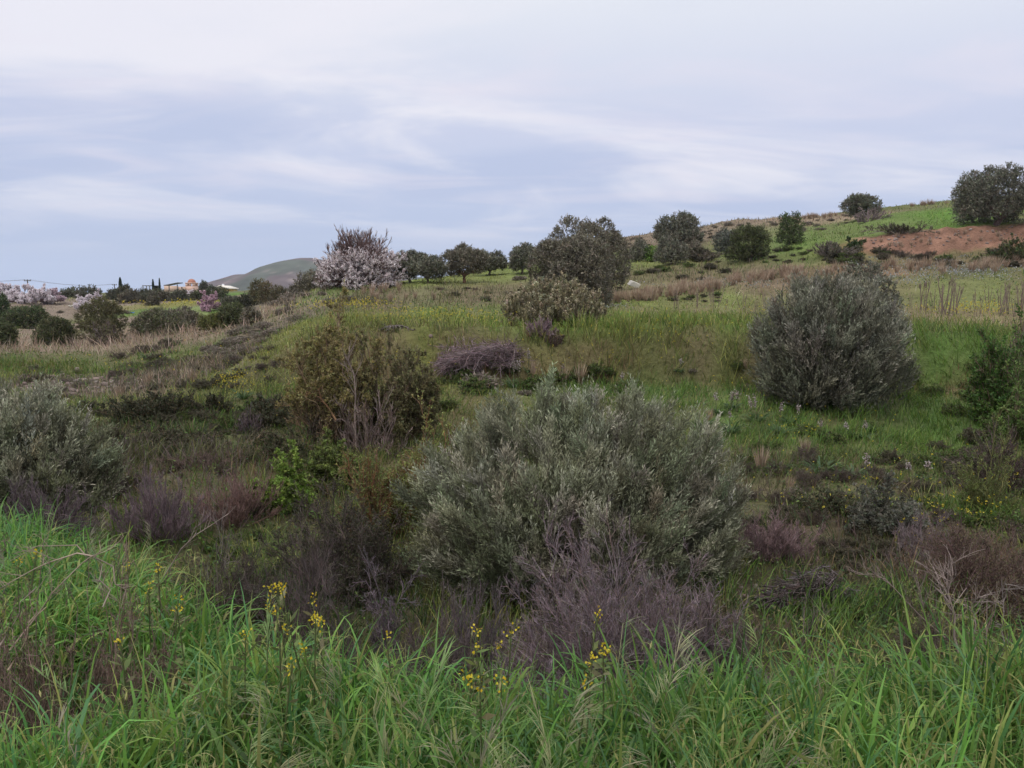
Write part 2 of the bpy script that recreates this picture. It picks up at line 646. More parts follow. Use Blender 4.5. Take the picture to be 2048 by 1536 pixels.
# px, py, rx, ry, ground colour, blade palette, blade height, density
ZONES = [
    (250, 682, 290, 20, (.28, .22, .165), STRAW, .55, 1.2),
    (140, 726, 190, 24, (.10, .12, .04), FACE + GREEN, .26, 1.1),
    (330, 715, 60, 12, (.12, .18, .04), BRIGHT, .25, .8),
    (170, 775, 150, 24, (.15, .12, .095), GREYB + BROWN, .2, .6),
    (360, 755, 100, 24, (.17, .135, .095), STRAW + BROWN + GREYB, .36, .9),
    (440, 785, 120, 26, (.11, .13, .05), YGREEN + OLIVE, .25, 1.0),
    (480, 735, 100, 26, (.14, .17, .06), YGREEN, .2, 1.0),
    (500, 680, 80, 28, (.21, .175, .13), GREYB, .2, .7),
    (560, 605, 75, 32, (.22, .18, .14), GREYB, .25, .7),
    (430, 715, 80, 20, (.20, .165, .12), BROWN, .2, .7),
    (660, 655, 100, 22, (.19, .20, .06), YGREEN, .22, 1.0),
    (640, 590, 60, 18, (.13, .20, .05), GREEN, .3, 1.0),
    (850, 645, 150, 26, (.19, .20, .06), YGREEN, .22, 1.0),
    (960, 622, 110, 13, (.13, .22, .04), BRIGHT, .2, .9),
    (740, 690, 130, 38, (.12, .13, .04), FACE, .36, 1.1),
    (890, 700, 150, 36, (.12, .12, .04), FACE + REDB, .42, 1.2),
    (1230, 655, 240, 14, (.13, .22, .04), BRIGHT + YGREEN, .35, 1.2),
    (1250, 700, 240, 40, (.10, .11, .036), FACE + YGREEN, .46, 1.3),
    (1430, 720, 130, 46, (.10, .125, .036), FACE + GREEN + YGREEN, .46, 1.3),
    (1130, 740, 120, 24, (.20, .15, .08), REDB, .35, 1.0),
    (1300, 780, 160, 20, (.12, .18, .05), GREEN, .3, 1.0),
    (1640, 850, 210, 40, (.10, .20, .04), BRIGHT + GREEN, .3, 1.1),
    (1900, 715, 100, 46, (.10, .19, .04), BRIGHT, .42, 1.2),
    (1960, 780, 70, 24, (.17, .13, .06), REDB, .3, 1.0),
    (1860, 840, 120, 34, (.08, .15, .04), GREEN, .3, 1.1),
    (1330, 605, 170, 24, (.18, .22, .06), YGREEN, .15, .9),
    (1320, 590, 60, 12, (.13, .21, .05), BRIGHT, .15, .8),
    (1500, 595, 170, 22, (.17, .22, .06), YGREEN, .15, .9),
    (1880, 585, 190, 24, (.18, .21, .07), YGREEN, .15, .9),
    (1880, 632, 170, 10, (.23, .19, .10), STRAW + YGREEN, .25, .8),
    (1300, 628, 200, 8, (.23, .21, .11), STRAW + YGREEN, .25, .8),
    (850, 592, 150, 22, (.17, .16, .08), OLIVE + BROWN, .4, 1.0),
    (1000, 585, 110, 16, (.17, .15, .08), OLIVE + BROWN, .4, 1.0),
    (840, 562, 180, 7, (.17, .22, .05), YGREEN, .25, .9),
    (1010, 550, 70, 10, (.16, .22, .05), YGREEN, .2, .9),
    (1340, 548, 170, 18, (.15, .13, .065), OLIVE + BROWN, .35, 1.0),
    (1290, 532, 90, 10, (.17, .21, .06), YGREEN, .2, .9),
    (1440, 572, 240, 12, (.26, .19, .13), STRAW + BROWN, .4, 1.0),
    (1470, 532, 130, 16, (.13, .135, .055), OLIVE + BROWN + GREEN, .4, 1.0),
    (1600, 505, 100, 20, (.11, .23, .03), BRIGHT, .25, 1.0),
    (1700, 462, 130, 16, (.11, .22, .035), BRIGHT, .22, 1.0),
    (1790, 438, 150, 9, (.10, .205, .03), FIELD, .18, 1.0),
    (1600, 460, 90, 14, (.16, .17, .07), OLIVE, .3, 1.0),
    (1450, 452, 180, 22, (.21, .16, .115), BROWN + GREYB, .4, .8),
    (1300, 478, 90, 14, (.21, .16, .115), BROWN + GREYB, .4, .8),
    (1640, 442, 80, 8, (.30, .22, .15), STRAW, .5, .9),
    (1900, 478, 200, 22, (.27, .115, .06), BROWN, .1, .04),
    (1740, 492, 60, 12, (.25, .115, .06), BROWN, .12, .08),
    (1850, 522, 220, 16, (.19, .14, .08), OLIVE + BROWN, .4, .9),
    (1690, 535, 90, 12, (.30, .19, .11), STRAW, .3, .6),
    (330, 612, 110, 5, (.20, .20, .05), YFLOW, .35, 1.0),
    (380, 622, 80, 8, (.13, .23, .04), BRIGHT, .2, 1.0),
    (300, 625, 50, 5, (.10, .17, .04), GREEN, .2, 1.0),
    (100, 620, 130, 24, (.24, .185, .15), GREYB, .2, .4),
    (250, 640, 60, 16, (.27, .20, .165), GREYB, .2, .4),
    (470, 587, 40, 5, (.09, .19, .03), FIELD, .2, .6),
    (350, 870, 200, 40, (.11, .12, .05), BROWN + DARKG, .25, 1.0),
    (480, 850, 120, 26, (.09, .14, .04), GREEN, .25, 1.0),
    (330, 945, 190, 34, (.115, .105, .06), PURP + OLIVE, .35, 1.0),
    (480, 1000, 160, 60, (.115, .11, .06), PURP + REDB + GREEN, .35, 1.0),
    (300, 1065, 60, 34, (.09, .18, .04), BRIGHT, .3, 1.3),
    (490, 1110, 60, 40, (.10, .17, .04), YGREEN + GREEN, .3, 1.2),
    (680, 1230, 120, 40, (.06, .12, .03), DARKG, .3, 1.2),
    (1560, 950, 170, 44, (.12, .13, .06), OLIVE + BROWN, .28, 1.1),
    (1720, 930, 150, 30, (.12, .14, .05), OLIVE + GREEN, .28, 1.0),
    (1640, 1080, 150, 60, (.09, .09, .05), BROWN + DARKG, .25, 1.0),
    (1640, 1225, 130, 34, (.07, .14, .03), GREEN + DARKG, .38, 1.5),
    (1590, 1180, 90, 12, (.11, .10, .09), GREYB, .1, .15),
    (1470, 1260, 90, 30, (.13, .12, .06), BROWN, .25, .8),
    (1930, 1150, 150, 80, (.12, .095, .065), REDB + PURP, .3, 1.0),
    (2020, 1040, 80, 40, (.09, .15, .035), GREEN, .3, 1.1),
]
_base_pal = OLIVE + GREEN + YGREEN


def _zone_world(z):
    px, py, rx, ry = z[:4]
    c = at(px, py)
    n, f = at(px, py + ry), at(px, py - ry)
    dn = max(c[1] - n[1], ry * c[1] / F, 0.25)
    df = min(max(f[1] - c[1], ry * c[1] / F, 0.25), c[1] * 0.8)
    return c[0], c[1], max(rx * c[1] / F, .2), dn, df


ZW = [_zone_world(z) for z in ZONES]


def zone_weights(X, Y):
    out = np.zeros((len(ZW) + 1, len(X)))
    q = np.clip(Y / 9, .6, 8)
    wx = fbm(X / q, Y / q, 31, 3) * .45
    wy = fbm(X / q, Y / q, 47, 3) * .45
    for i, (cx, cy, rx, dn, df) in enumerate(ZW):
        dx = (X - cx) / rx + wx
        dy = np.where(Y < cy, (Y - cy) / dn, (Y - cy) / df) + wy
        out[i] = np.exp(-(dx * dx + dy * dy) ** 1.5 * 0.7)
    out[-1] = 0.12
    out /= out.sum(0)
    return out


def build_ground():
    g = Geo()
    X, Y, Z = GXX.ravel(), GYY.ravel(), GZ.ravel()
    w = zone_weights(X, Y)
    cols = np.array([z[4] for z in ZONES] + [(.13, .14, .055)])
    c = w.T @ cols
    soil = np.array([.16, .115, .075])
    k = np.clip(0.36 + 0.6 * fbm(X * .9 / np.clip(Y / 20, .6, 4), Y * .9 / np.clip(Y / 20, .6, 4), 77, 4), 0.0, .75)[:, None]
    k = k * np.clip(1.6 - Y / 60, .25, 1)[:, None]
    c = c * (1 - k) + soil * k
    # the cut face of bare red earth under the big olive at the right
    uu = X / np.maximum(Y, 1)
    jag = fbm(X / 2.0, Y / 2.0, 15, 4)
    cut = np.clip((Y + jag * .7 - 49.6) / .7, 0, 1) * np.clip((54.3 - Y + jag * .9) / .7, 0, 1) * np.clip((uu - .435 + jag * .02) / .015, 0, 1)
    ec = np.array([.25, .14, .095]) * (1 + .6 * fbm(X / .9, Y / .5, 16, 4))[:, None]
    c = c * (1 - cut[:, None]) + ec * cut[:, None]
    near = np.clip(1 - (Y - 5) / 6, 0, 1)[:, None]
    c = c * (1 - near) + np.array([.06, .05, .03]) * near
    far = np.clip((Y - 140) / 200, 0, 1)[:, None]
    c = c * (1 - far) + np.array([.13, .14, .075]) * far
    idx = np.arange(NY * NX).reshape(NY, NX)
    f = np.stack([idx[:-1, :-1], idx[:-1, 1:], idx[1:, 1:], idx[1:, :-1]], -1).reshape(-1, 4)
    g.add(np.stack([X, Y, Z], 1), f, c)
    m = bpy.data.materials.new('ground')
    m.use_nodes = True
    nt = m.node_tree
    N, L = nt.nodes, nt.links
    p = N['Principled BSDF']
    p.inputs['Roughness'].default_value = 0.95
    p.inputs['Specular IOR Level'].default_value = 0.1
    at_ = N.new('ShaderNodeAttribute')
    at_.attribute_name = 'Col'
    tx = N.new('ShaderNodeTexCoord')

    def noi(s, d):
        n = N.new('ShaderNodeTexNoise')
        n.inputs['Scale'].default_value = s
        n.inputs['Detail'].default_value = d
        n.inputs['Roughness'].default_value = 0.65
        L.new(tx.outputs['Object'], n.inputs['Vector'])
        return n.outputs['Fac']
    a, b = noi(0.55, 8), noi(7.0, 6)
    ad = N.new('ShaderNodeMath')
    ad.operation = 'ADD'
    L.new(a, ad.inputs[0])
    L.new(b, ad.inputs[1])
    mr = N.new('ShaderNodeMapRange')
    mr.inputs[1].default_value = 0.6
    mr.inputs[2].default_value = 1.4
    mr.inputs[3].default_value = 0.45
    mr.inputs[4].default_value = 1.5
    L.new(ad.outputs[0], mr.inputs[0])
    mul = N.new('ShaderNodeVectorMath')
    mul.operation = 'SCALE'
    L.new(at_.outputs['Color'], mul.inputs[0])
    L.new(mr.outputs[0], mul.inputs['Scale'])
    L.new(mul.outputs[0], p.inputs['Base Color'])
    bp = N.new('ShaderNodeBump')
    bp.inputs['Strength'].default_value = 0.8
    bp.inputs['Distance'].default_value = 0.15
    L.new(ad.outputs[0], bp.inputs['Height'])
    L.new(bp.outputs[0], p.inputs['Normal'])
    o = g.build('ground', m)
    tag(o, 'rolling ground of grassy banks, terraces and a shallow gully', 'ground', kind='structure')


build_ground()


def build_hill():
    rng = RNG(3)
    Y0 = 1500.0
    pts = [(200, 592), (420, 572), (440, 565), (466, 556), (490, 549), (512, 549), (535, 543), (560, 531), (585, 521), (610, 516),
           (632, 516), (650, 521), (690, 530), (740, 540), (800, 552), (900, 560), (990, 528), (1015, 524), (1045, 527), (1120, 545), (1250, 575), (1400, 592)]
    px = np.linspace(150, 1450, 320)
    py = np.interp(px, [p[0] for p in pts], [p[1] for p in pts])
    py = gsmooth(py, 1.2)
    top = np.array([ray(a, b)[1] for a, b in zip(px, py)]) * Y0
    X = np.array([ray(a, 590)[0] for a in px])
    ts = np.linspace(-1, 1, 60)
    base = -45.0
    g = Geo()
    V, Cc = [], []
    for t in ts:
        Y = Y0 + t * 420
        prof = math.cos(t * math.pi / 2) ** 1.3
        xx = X * Y0
        z = base + (top - base) * prof
        wgt = min(1, abs(t) * 3.0)
        z = z + wgt * 9 * fbm(xx / 90, np.full_like(xx, Y / 70), 61, 5) * prof ** .5
        n1 = fbm(xx / 60, np.full_like(xx, Y / 60), 19, 4)
        n2 = fbm(xx / 30, np.full_like(xx, Y / 20), 23, 4)
        k1 = np.clip(n1 * 5 + .3, 0, 1)[:, None]
        c = k1 * np.array([.105, .12, .095]) + (1 - k1) * np.array([.155, .122, .12])
        k = np.clip((n2 - .45) * 6, 0, 1)[:, None]
        c = (c * (1 - k) + np.array([.27, .22, .20]) * k) * (1 + n2[:, None] * .35)
        c = c * .78
        V.append(np.stack([xx, np.full_like(xx, Y), z], 1))
        Cc.append(c)
    V, Cc = np.concatenate(V), np.concatenate(Cc)
    n = len(px)
    idx = np.arange(len(ts) * n).reshape(len(ts), n)
    f = np.stack([idx[:-1, :-1], idx[:-1, 1:], idx[1:, 1:], idx[1:, :-1]], -1).reshape(-1, 4)
    g.add(V, f, Cc)
    o = g.build('hill', foliage_mat('hillside', 1, 0, .95, .05, .2, .03))
    tag(o, 'distant bare grey purple hill behind the blossoming tree', 'hill', kind='structure')


build_hill()


# ------------------------------------------------------------------ grass (stuff)
def meadow():
    rng = RNG(42)
    n = 430000
    Y = np.exp(np.concatenate([rng.uniform(math.log(3.2), math.log(125), 275000), rng.uniform(math.log(11), math.log(26), 155000)]))
    u = np.where(rng.uniform(size=n) < .84, rng.uniform(-.80, .80, n), rng.uniform(.80, 1.1, n) * np.where(rng.uniform(size=n) < .5, -1, 1))
    X = u * Y
    keep = (Y > edge_y(u) + 0.35) & ~((Y > 49.8) & (Y < 54) & (u > .44) & (rng.uniform(size=n) < .86))
    X, Y = X[keep], Y[keep]
    w = zone_weights(X, Y)
    cum = np.cumsum(w, 0)
    r = rng.uniform(0, 1, len(X))
    zi = (r[None] > cum).sum(0).clip(0, len(ZONES))
    col = np.zeros((len(X), 3))
    h = np.zeros(len(X))
    den = np.zeros(len(X))
    for i in range(len(ZONES) + 1):
        mk = zi == i
        if not mk.any():
            continue
        p, hh, dd = (ZONES[i][5:8] if i < len(ZONES) else (_base_pal, .28, .9))
        col[mk] = pal(rng, mk.sum(), p, .2)
        h[mk] = hh
        den[mk] = dd
    clump = 0.5 + 0.8 * fbm(X * 1.5 / np.clip(Y / 15, 1, 5), Y * 1.5 / np.clip(Y / 15, 1, 5), 91, 3)
    keep = rng.uniform(0, 1.25, len(X)) < den * np.clip(clump * 1.25 + .2, .12, 1.25)
    X, Y, col, h = X[keep], Y[keep], col[keep], h[keep]
    bank = np.clip((6.2 - Y) / 2.5, 0, 1) * (np.abs(X) < 3.2)
    h = h * (1 - .45 * bank)
    kp = rng.uniform(size=len(X)) > .93 * np.clip((6.6 - Y) / 1.2, 0, 1) * (X > -3.6)
    X, Y, col, h = X[kp], Y[kp], col[kp], h[kp]
    m = len(X)
    h = h * rng.uniform(.45, 1.25, m) * np.clip(.8 + .9 * fbm(X / .55, Y / .55, 5, 3), .4, 1.6)
    wd = np.maximum(.009, Y * .00075) * rng.uniform(.7, 1.3, m)
    d = np.stack([rng.normal(size=m) * .38, rng.normal(size=m) * .38, np.ones(m)], 1)
    lowf = np.stack([fbm(X / 3, Y / 3, 71, 2), fbm(X / 3, Y / 3, 72, 2), np.zeros(m)], 1) * .4
    base = np.stack([X, Y, H(X, Y) - .02], 1)
    near = Y < 22
    for nm, mk, seg, lab in (('meadow_grass', near, 4, 'mixed green and brown grass over the gully and its banks'),
                             ('distant_grass', ~near, 2, 'grass of the terrace field and the hillside beyond')):
        g = Geo()
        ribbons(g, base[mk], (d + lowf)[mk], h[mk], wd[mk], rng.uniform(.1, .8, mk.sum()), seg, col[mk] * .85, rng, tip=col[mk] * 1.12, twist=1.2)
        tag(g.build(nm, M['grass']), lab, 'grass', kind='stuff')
    # broad leaved weeds between the blades
    g = Geo()
    n = 60000
    Y = np.exp(rng.uniform(math.log(3.4), math.log(40), n))
    u = rng.uniform(-.8, .8, n)
    X = u * Y
    k = (Y > edge_y(u) + .3) & (fbm(X / 1.1, Y / 1.1, 8, 3) > -.05)
    X, Y = X[k], Y[k]
    m = len(X)
    col = pal(rng, m, GREEN + DARKG + OLIVE, .2)
    z = H(X, Y) + rng.uniform(0, .2, m)
    d = np.stack([rng.normal(size=m), rng.normal(size=m), rng.uniform(-.1, .9, m)], 1)
    L = np.maximum(.035, Y * .0022) * rng.uniform(.7, 1.5, m)
    leaves(g, np.stack([X, Y, z], 1), d, L, L * .5, col, rng)
    tag(g.build('weeds', M['leaf']), 'low broad leaved weeds scattered among the grass', 'weeds', kind='stuff')


meadow()


def foreground():
    rng = RNG(7)
    FG = [(.088, .192, .034), (.108, .228, .042), (.062, .142, .030), (.130, .258, .056), (.080, .188, .062), (.15, .255, .046)]
    FY = [(.20, .25, .06), (.25, .25, .08), (.15, .24, .05)]
    # clumps of broad blades
    n_cl = 7900
    Y = rng.uniform(.75, 7.0, n_cl * 6)
    u = rng.uniform(-1.25, 1.25, len(Y))
    k = (Y < edge_y(u) + .12) & (rng.uniform(0, 1, len(Y)) < np.clip(Y / 3.2, .3, 1)) & (np.abs(u * Y) < 6.2)
    Y, u = Y[k][:n_cl], u[k][:n_cl]
    X = u * Y
    kb = rng.uniform(size=len(X)) > .75 * np.exp(-((((X + 1.7) / .6) ** 2 + ((Y - 2.85) / .6) ** 2)) ** 2)
    X, Y, u = X[kb], Y[kb], u[kb]
    nb = rng.integers(6, 15, len(X))
    cl = np.repeat(np.arange(len(X)), nb)
    m = len(cl)
    bx = X[cl] + rng.normal(size=m) * .05
    by = Y[cl] + rng.normal(size=m) * .05
    hs = np.clip(1 + .35 * fbm(X / .8, Y / .8, 3, 3), .55, 1.35)
    # the dead brush on the left has beaten the grass down
    br = np.exp(-((((X + 1.75) / .62) ** 2 + ((Y - 2.85) / .62) ** 2)) ** 2)
    hs = hs * (1 - .78 * br)
    L = rng.uniform(.30, .66, m) * hs[cl]
    W = rng.uniform(.006, .0150, m) * np.where(rng.uniform(size=m) < .12, 1.5, 1)
    lean = rng.normal(size=(len(X), 3)) * .25
    d = np.stack([rng.normal(size=m) * .28, rng.normal(size=m) * .28, np.ones(m)], 1) + lean[cl]
    ty = np.clip(.18 + .35 * fbm(X / 1.1, Y / 1.1, 13, 2) + .35 * np.clip((u - .35) * 1.6, 0, 1) + .25 * np.clip(1.9 - Y, 0, 1), .02, .8)
    isy = rng.uniform(size=m) < ty[cl] * .8
    col = np.where(isy[:, None], pal(rng, m, FY, .15), pal(rng, m, FG, .18))
    col = col * np.clip(1.02 + .42 * fbm(X / .45, Y / .45, 29, 3) * 1.15, .55, 1.65)[cl][:, None]
    g = Geo()
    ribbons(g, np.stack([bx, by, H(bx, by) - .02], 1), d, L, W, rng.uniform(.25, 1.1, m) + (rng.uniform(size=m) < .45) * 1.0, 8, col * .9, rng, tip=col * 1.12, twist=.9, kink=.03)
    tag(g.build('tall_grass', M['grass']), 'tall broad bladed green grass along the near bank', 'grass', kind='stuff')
    # fine grass in between
    n = 26000
    Y = rng.uniform(.8, 7.0, n)
    u = rng.uniform(-1.2, 1.2, n)
    k = (Y < edge_y(u) + .3) & (np.abs(u * Y) < 5.6) & (rng.uniform(size=n) > .7 * np.exp(-((((u * Y + 1.7) / .6) ** 2 + ((Y - 2.85) / .6) ** 2)) ** 2))
    X, Y = (u * Y)[k], Y[k]
    m = len(X)
    hs = np.clip(1 + .4 * fbm(X / .6, Y / .6, 23, 3), .5, 1.4) * (1 - .75 * np.exp(-((((X + 1.75) / .62) ** 2 + ((Y - 2.85) / .62) ** 2)) ** 2))
    d = np.stack([rng.normal(size=m) * .5 + fbm(X / .5, Y / .5, 33, 2) * .7, rng.normal(size=m) * .5 + fbm(X / .5, Y / .5, 34, 2) * .7, np.ones(m)], 1)
    col = pal(rng, m, FG + FG + FY + [(.24, .22, .12), (.17, .2, .09)], .2)
    g = Geo()
    ribbons(g, np.stack([X, Y, H(X, Y) - .02], 1), d, rng.uniform(.2, .55, m) * hs, rng.uniform(.002, .004, m), rng.uniform(.1, 1.3, m), 5, col, rng, tip=col * 1.15, twist=1.5, kink=.05)
    tag(g.build('fine_grass', M['grass']), 'fine thin grass filling in between the broad blades', 'grass', kind='stuff')

    # brome heads: fans of thin awned spikelets, and wild oats with hanging husks
    g = Geo()
    n = 270
    Y = rng.uniform(1.0, 6.0, n * 4)
    u = rng.uniform(-.95, .95, len(Y))
    k = (Y < edge_y(u) + .1) & (fbm(u * Y / .7, Y / .7, 55, 3) > -.02)
    X, Y = (u * Y)[k][:n], Y[k][:n]
    n = len(X)
    hs = 1 - .7 * np.exp(-((((X + 1.75) / .62) ** 2 + ((Y - 2.85) / .62) ** 2)) ** 2)
    d = np.stack([rng.normal(size=n) * .3, rng.normal(size=n) * .3, np.ones(n)], 1)
    P = polyline(np.stack([X, Y, H(X, Y)], 1), d, rng.uniform(.42, .66, n) * hs, 6, .10, rng, -.06)
    col = pal(rng, n, [(.20, .24, .10), (.24, .23, .13), (.16, .22, .08)], .15)
    tubes(g, P, .0016, .0009, col, 3)
    ks = 20
    p, tan = along(P, rng.uniform(.72, 1, (n, ks)))
    p, tan = p.reshape(-1, 3), tan.reshape(-1, 3)
    sd = np.repeat(norm(np.stack([rng.normal(size=n), rng.normal(size=n), np.zeros(n)], 1)), ks, 0)
    dd = norm(tan * .9 + sd * .8 + rng.normal(size=p.shape) * .28)
    c2 = np.repeat(pal(rng, n, [(.20, .24, .11), (.24, .24, .13), (.17, .24, .09), (.21, .20, .13)], .15), ks, 0)
    ribbons(g, p, dd, rng.uniform(.05, .11, len(p)), rng.uniform(.0022, .004, len(p)), np.full(len(p), .5), 3, c2, rng, tip=c2 * 1.25, prof=np.array([.4, 1, .5, .1]))
    tag(g.build('brome_seed_heads', M['dry']), 'pale drooping grass seed heads among the near grass', 'grass', kind='stuff')
    g = Geo()
    n = 420
    Y = rng.uniform(1.0, 4.0, n * 5)
    u = rng.uniform(-.95, .95, len(Y))
    k = (Y < edge_y(u)) & (rng.uniform(size=len(Y)) < np.clip(.25 + .75 * np.clip(1.8 - Y + np.abs(u - .1) * 1.3, 0, 1), 0, 1))
    X, Y = (u * Y)[k][:n], Y[k][:n]
    k = np.exp(-((((X + 1.7) / .65) ** 2 + ((Y - 2.85) / .65) ** 2)) ** 2) < .3
    X, Y = X[k], Y[k]
    n = len(X)
    d = np.stack([rng.normal(size=n) * .18, rng.normal(size=n) * .18, np.ones(n)], 1)
    P = polyline(np.stack([X, Y, H(X, Y)], 1), d, rng.uniform(.42, .68, n), 6, .06, rng, -.03)
    tubes(g, P, .0018, .0009, pal(rng, n, [(.17, .24, .07), (.22, .25, .09)], .12), 3)
    ks = 7
    p, tan = along(P, rng.uniform(.6, 1, (n, ks)))
    p, tan = p.reshape(-1, 3), tan.reshape(-1, 3)
    out = norm(np.stack([rng.normal(size=len(p)), rng.normal(size=len(p)), rng.uniform(-.2, .6, len(p))], 1))
    Q = polyline(p, out, rng.uniform(.02, .05, len(p)), 3, .1, rng, -.5)
    c2 = pal(rng, len(p), [(.36, .36, .14), (.42, .40, .18), (.30, .34, .12)], .12)
    tubes(g, Q, .0007, .0006, c2, 3)
    e = Q[:, -1]
    dn = norm(np.stack([rng.normal(size=len(p)) * .25, rng.normal(size=len(p)) * .25, -np.ones(len(p))], 1))
    for a in range(2):
        leaves(g, e, dn, rng.uniform(.022, .034, len(p)), .0062, c2, rng)
    tag(g.build('wild_oat_heads', M['dry']), 'yellow green hanging oat husks above the near grass', 'grass', kind='stuff')


foreground()


def small_flowers():
    """tiny yellow flowers strewn over the banks"""
    rng = RNG(19)
    g = Geo()
    spots = [(700, 622, 90, 7, 260), (850, 648, 120, 12, 160), (950, 655, 80, 10, 70), (470, 785, 40, 14, 130), (1650, 632, 180, 8, 110), (1950, 630, 100, 9, 240), (1350, 690, 150, 40, 90),
             (1120, 740, 200, 50, 70), (1750, 1000, 280, 70, 80), (1900, 1060, 120, 40, 70), (1500, 830, 250, 60, 60), (600, 800, 250, 70, 60), (2000, 980, 50, 30, 60), (1580, 880, 60, 40, 40),
             (330, 608, 130, 4, 120), (280, 740, 250, 30, 40), (800, 760, 60, 30, 30)]
    for px, py, rx, ry, n in spots:
        for _ in range(n):
            c = at(px + rng.normal() * rx * .55, py + rng.normal() * ry * .55)
            if c[1] > 130:
                continue
            s = max(.015, c[1] * .0010) * rng.uniform(.7, 1.3)
            k = 5
            p = np.repeat(c[None] + [[0, 0, rng.uniform(.18, .42)]], k, 0) + rng.normal(size=(k, 3)) * s * .4
            d = norm(rng.normal(size=(k, 3)) + UP * .4)
            leaves(g, p, d, s, s * .8, pal(rng, k, [(.62, .52, .04), (.66, .56, .10), (.55, .42, .03)], .1), rng)
    tag(g.build('yellow_wildflowers', M['petal']), 'tiny yellow flowers strewn over the grassy banks', 'flowers', kind='stuff')
    g = Geo()
    for px, py, rx, ry, n in [(1900, 545, 140, 16, 150), (1450, 570, 120, 10, 30), (1180, 620, 60, 6, 20), (1750, 565, 80, 12, 40)]:
        for _ in range(n):
            c = at(px + rng.normal() * rx * .6, py + rng.normal() * ry * .6)
            s = c[1] * .0028
            k = 9
            p = np.repeat(c[None] + [[0, 0, .12]], k, 0) + rng.normal(size=(k, 3)) * [.28, .2, .05]
            leaves(g, p, norm(rng.normal(size=(k, 3)) + UP), s, s * .5, pal(rng, k, [(.36, .35, .34), (.28, .29, .27), (.22, .24, .2)], .12), rng)
    tag(g.build('grey_herbs', M['leaf']), 'pale grey low herbs in drifts over the terrace field', 'herbs', kind='stuff')


small_flowers()

# ------------------------------------------------------------------ shrubs and trees
OLIVE_L = [(.235, .246, .158), (.192, .205, .124), (.285, .285, .20), (.155, .166, .096), (.315, .305, .225)]
OLIVE_D = [(.110, .116, .076), (.09, .098, .064), (.135, .136, .094), (.15, .137, .102)]
OLIVE_W = [(.155, .138, .098), (.125, .113, .076), (.19, .168, .122), (.10, .094, .06)]


def crown(g, lobes, ntw, per, L, W, cols, rng, up=.45, tw=.3, shell=.5, rough=.18, down=-.55, tipcol=None, fit=None):
    """twigs with leaves through the outer part of a lumpy union of lobes; lobes = [(x,y,z,rx,ry,rz)]"""
    lb = np.array(lobes, float)
    area = (lb[:, 3] * lb[:, 4] * lb[:, 5]) ** (2 / 3)
    li = rng.choice(len(lb), ntw * 2, p=area / area.sum())
    d = norm(rng.normal(size=(ntw * 2, 3)))
    d[:, 2] = np.where(d[:, 2] < down, -d[:, 2], d[:, 2])
    rr = shell + (1 - shell) * rng.uniform(0, 1, len(li)) ** .6
    rr = rr * (1 + rough * fbm(d[:, 0] * 3 + li * 7.1, d[:, 1] * 3 + d[:, 2] * 2.3, 7, 3) * 1.6)
    c, R = lb[li, :3], lb[li, 3:]
    pos = c + d * R * rr[:, None]
    # thin out what lies deep inside other lobes
    q = ((pos[:, None, :] - lb[None, :, :3]) / lb[None, :, 3:])
    inside = (np.linalg.norm(q, axis=2) < .80).sum(1)
    keep = (inside == 0) | (rng.uniform(size=len(pos)) < .22)
    pos, d = pos[keep][:ntw], d[keep][:ntw]
    if fit:                       # fit=(half width, height)
        pos = pos * np.array([fit[0] / np.percentile(np.abs(pos[:, 0]), 99), fit[0] / np.percentile(np.abs(pos[:, 0]), 99), (fit[1] - tw * .4) / np.percentile(pos[:, 2], 99.5)])
    n = len(pos)
    td = norm(d * .7 + UP * up + rng.normal(size=(n, 3)) * .45)
    tl = tw * rng.uniform(.6, 1.3, n)
    P = polyline(pos - td * tl[:, None] * .5, td, tl, 3, .12, rng)
    tubes(g, P, W * .16, W * .08, np.array([.16, .135, .10]), 3)
    t = (np.arange(per)[None, :] + rng.uniform(0, 1, (n, per))) / per
    p, tan = along(P, t)
    p, tan = p.reshape(-1, 3), tan.reshape(-1, 3)
    sd = perp(tan, rng)
    ld = norm(tan * .75 + sd * .75 + UP * .1)
    col = np.repeat(pal(rng, n, cols, .2), per, 0) * (1 + rng.normal(size=(n * per, 1)) * .12)
    if tipcol is not None:
        k = (t.ravel() > .6) & np.repeat(rng.uniform(size=n) < .6, per)
        col[k] = pal(rng, k.sum(), tipcol, .15)
    leaves(g, p, ld, L * rng.uniform(.65, 1.25, len(p)), W * rng.uniform(.75, 1.2, len(p)), col, rng)


def limbs(g, R, Hh, rng, r=.08, fork=.3, n=6, col=(.15, .115, .085), stems=1, sides=6):
    """trunk(s) with forks and limbs reaching into the crown"""
    base = np.zeros((stems, 3)) + rng.normal(size=(stems, 3)) * [R * .06, R * .06, 0] - [0, 0, .15]
    P = polyline(base, UP + rng.normal(size=(stems, 3)) * [.18, .18, 0], np.full(stems, Hh * fork + .15), 5, .12, rng)
    c = pal(rng, 1, [col], .1)
    tubes(g, P, r, r * .72, c, sides)
    s = P[:, -1].repeat(n, 0)
    d = norm(np.concatenate([rng.normal(size=(len(s), 2)), np.full((len(s), 1), .55)], 1) * [1, 1, 1.0])
    d[:, 2] = np.abs(d[:, 2]) + .25
    d = norm(d)
    ln = 1 / np.sqrt((np.linalg.norm(d[:, :2], axis=1) / R) ** 2 + (d[:, 2] / (Hh * (1 - fork))) ** 2) * .8
    Q = polyline(s, d, ln, 5, .16, rng, .05)
    tubes(g, Q, r * .5, r * .15, c, 5)
    B, l2 = branch(Q, ln, 4, rng, (.3, .95), (.3, .5), .8, .2, 3)
    tubes(g, B, r * .2, r * .05, c, 3)


def dims(px, wpx, top, base=None, Y=None, dx=0):
    p = atY(px, Y) if Y else at(px, base)
    R = wpx * .5 * p[1] / F
    return p, R, zat(top, p[1]) - p[2]


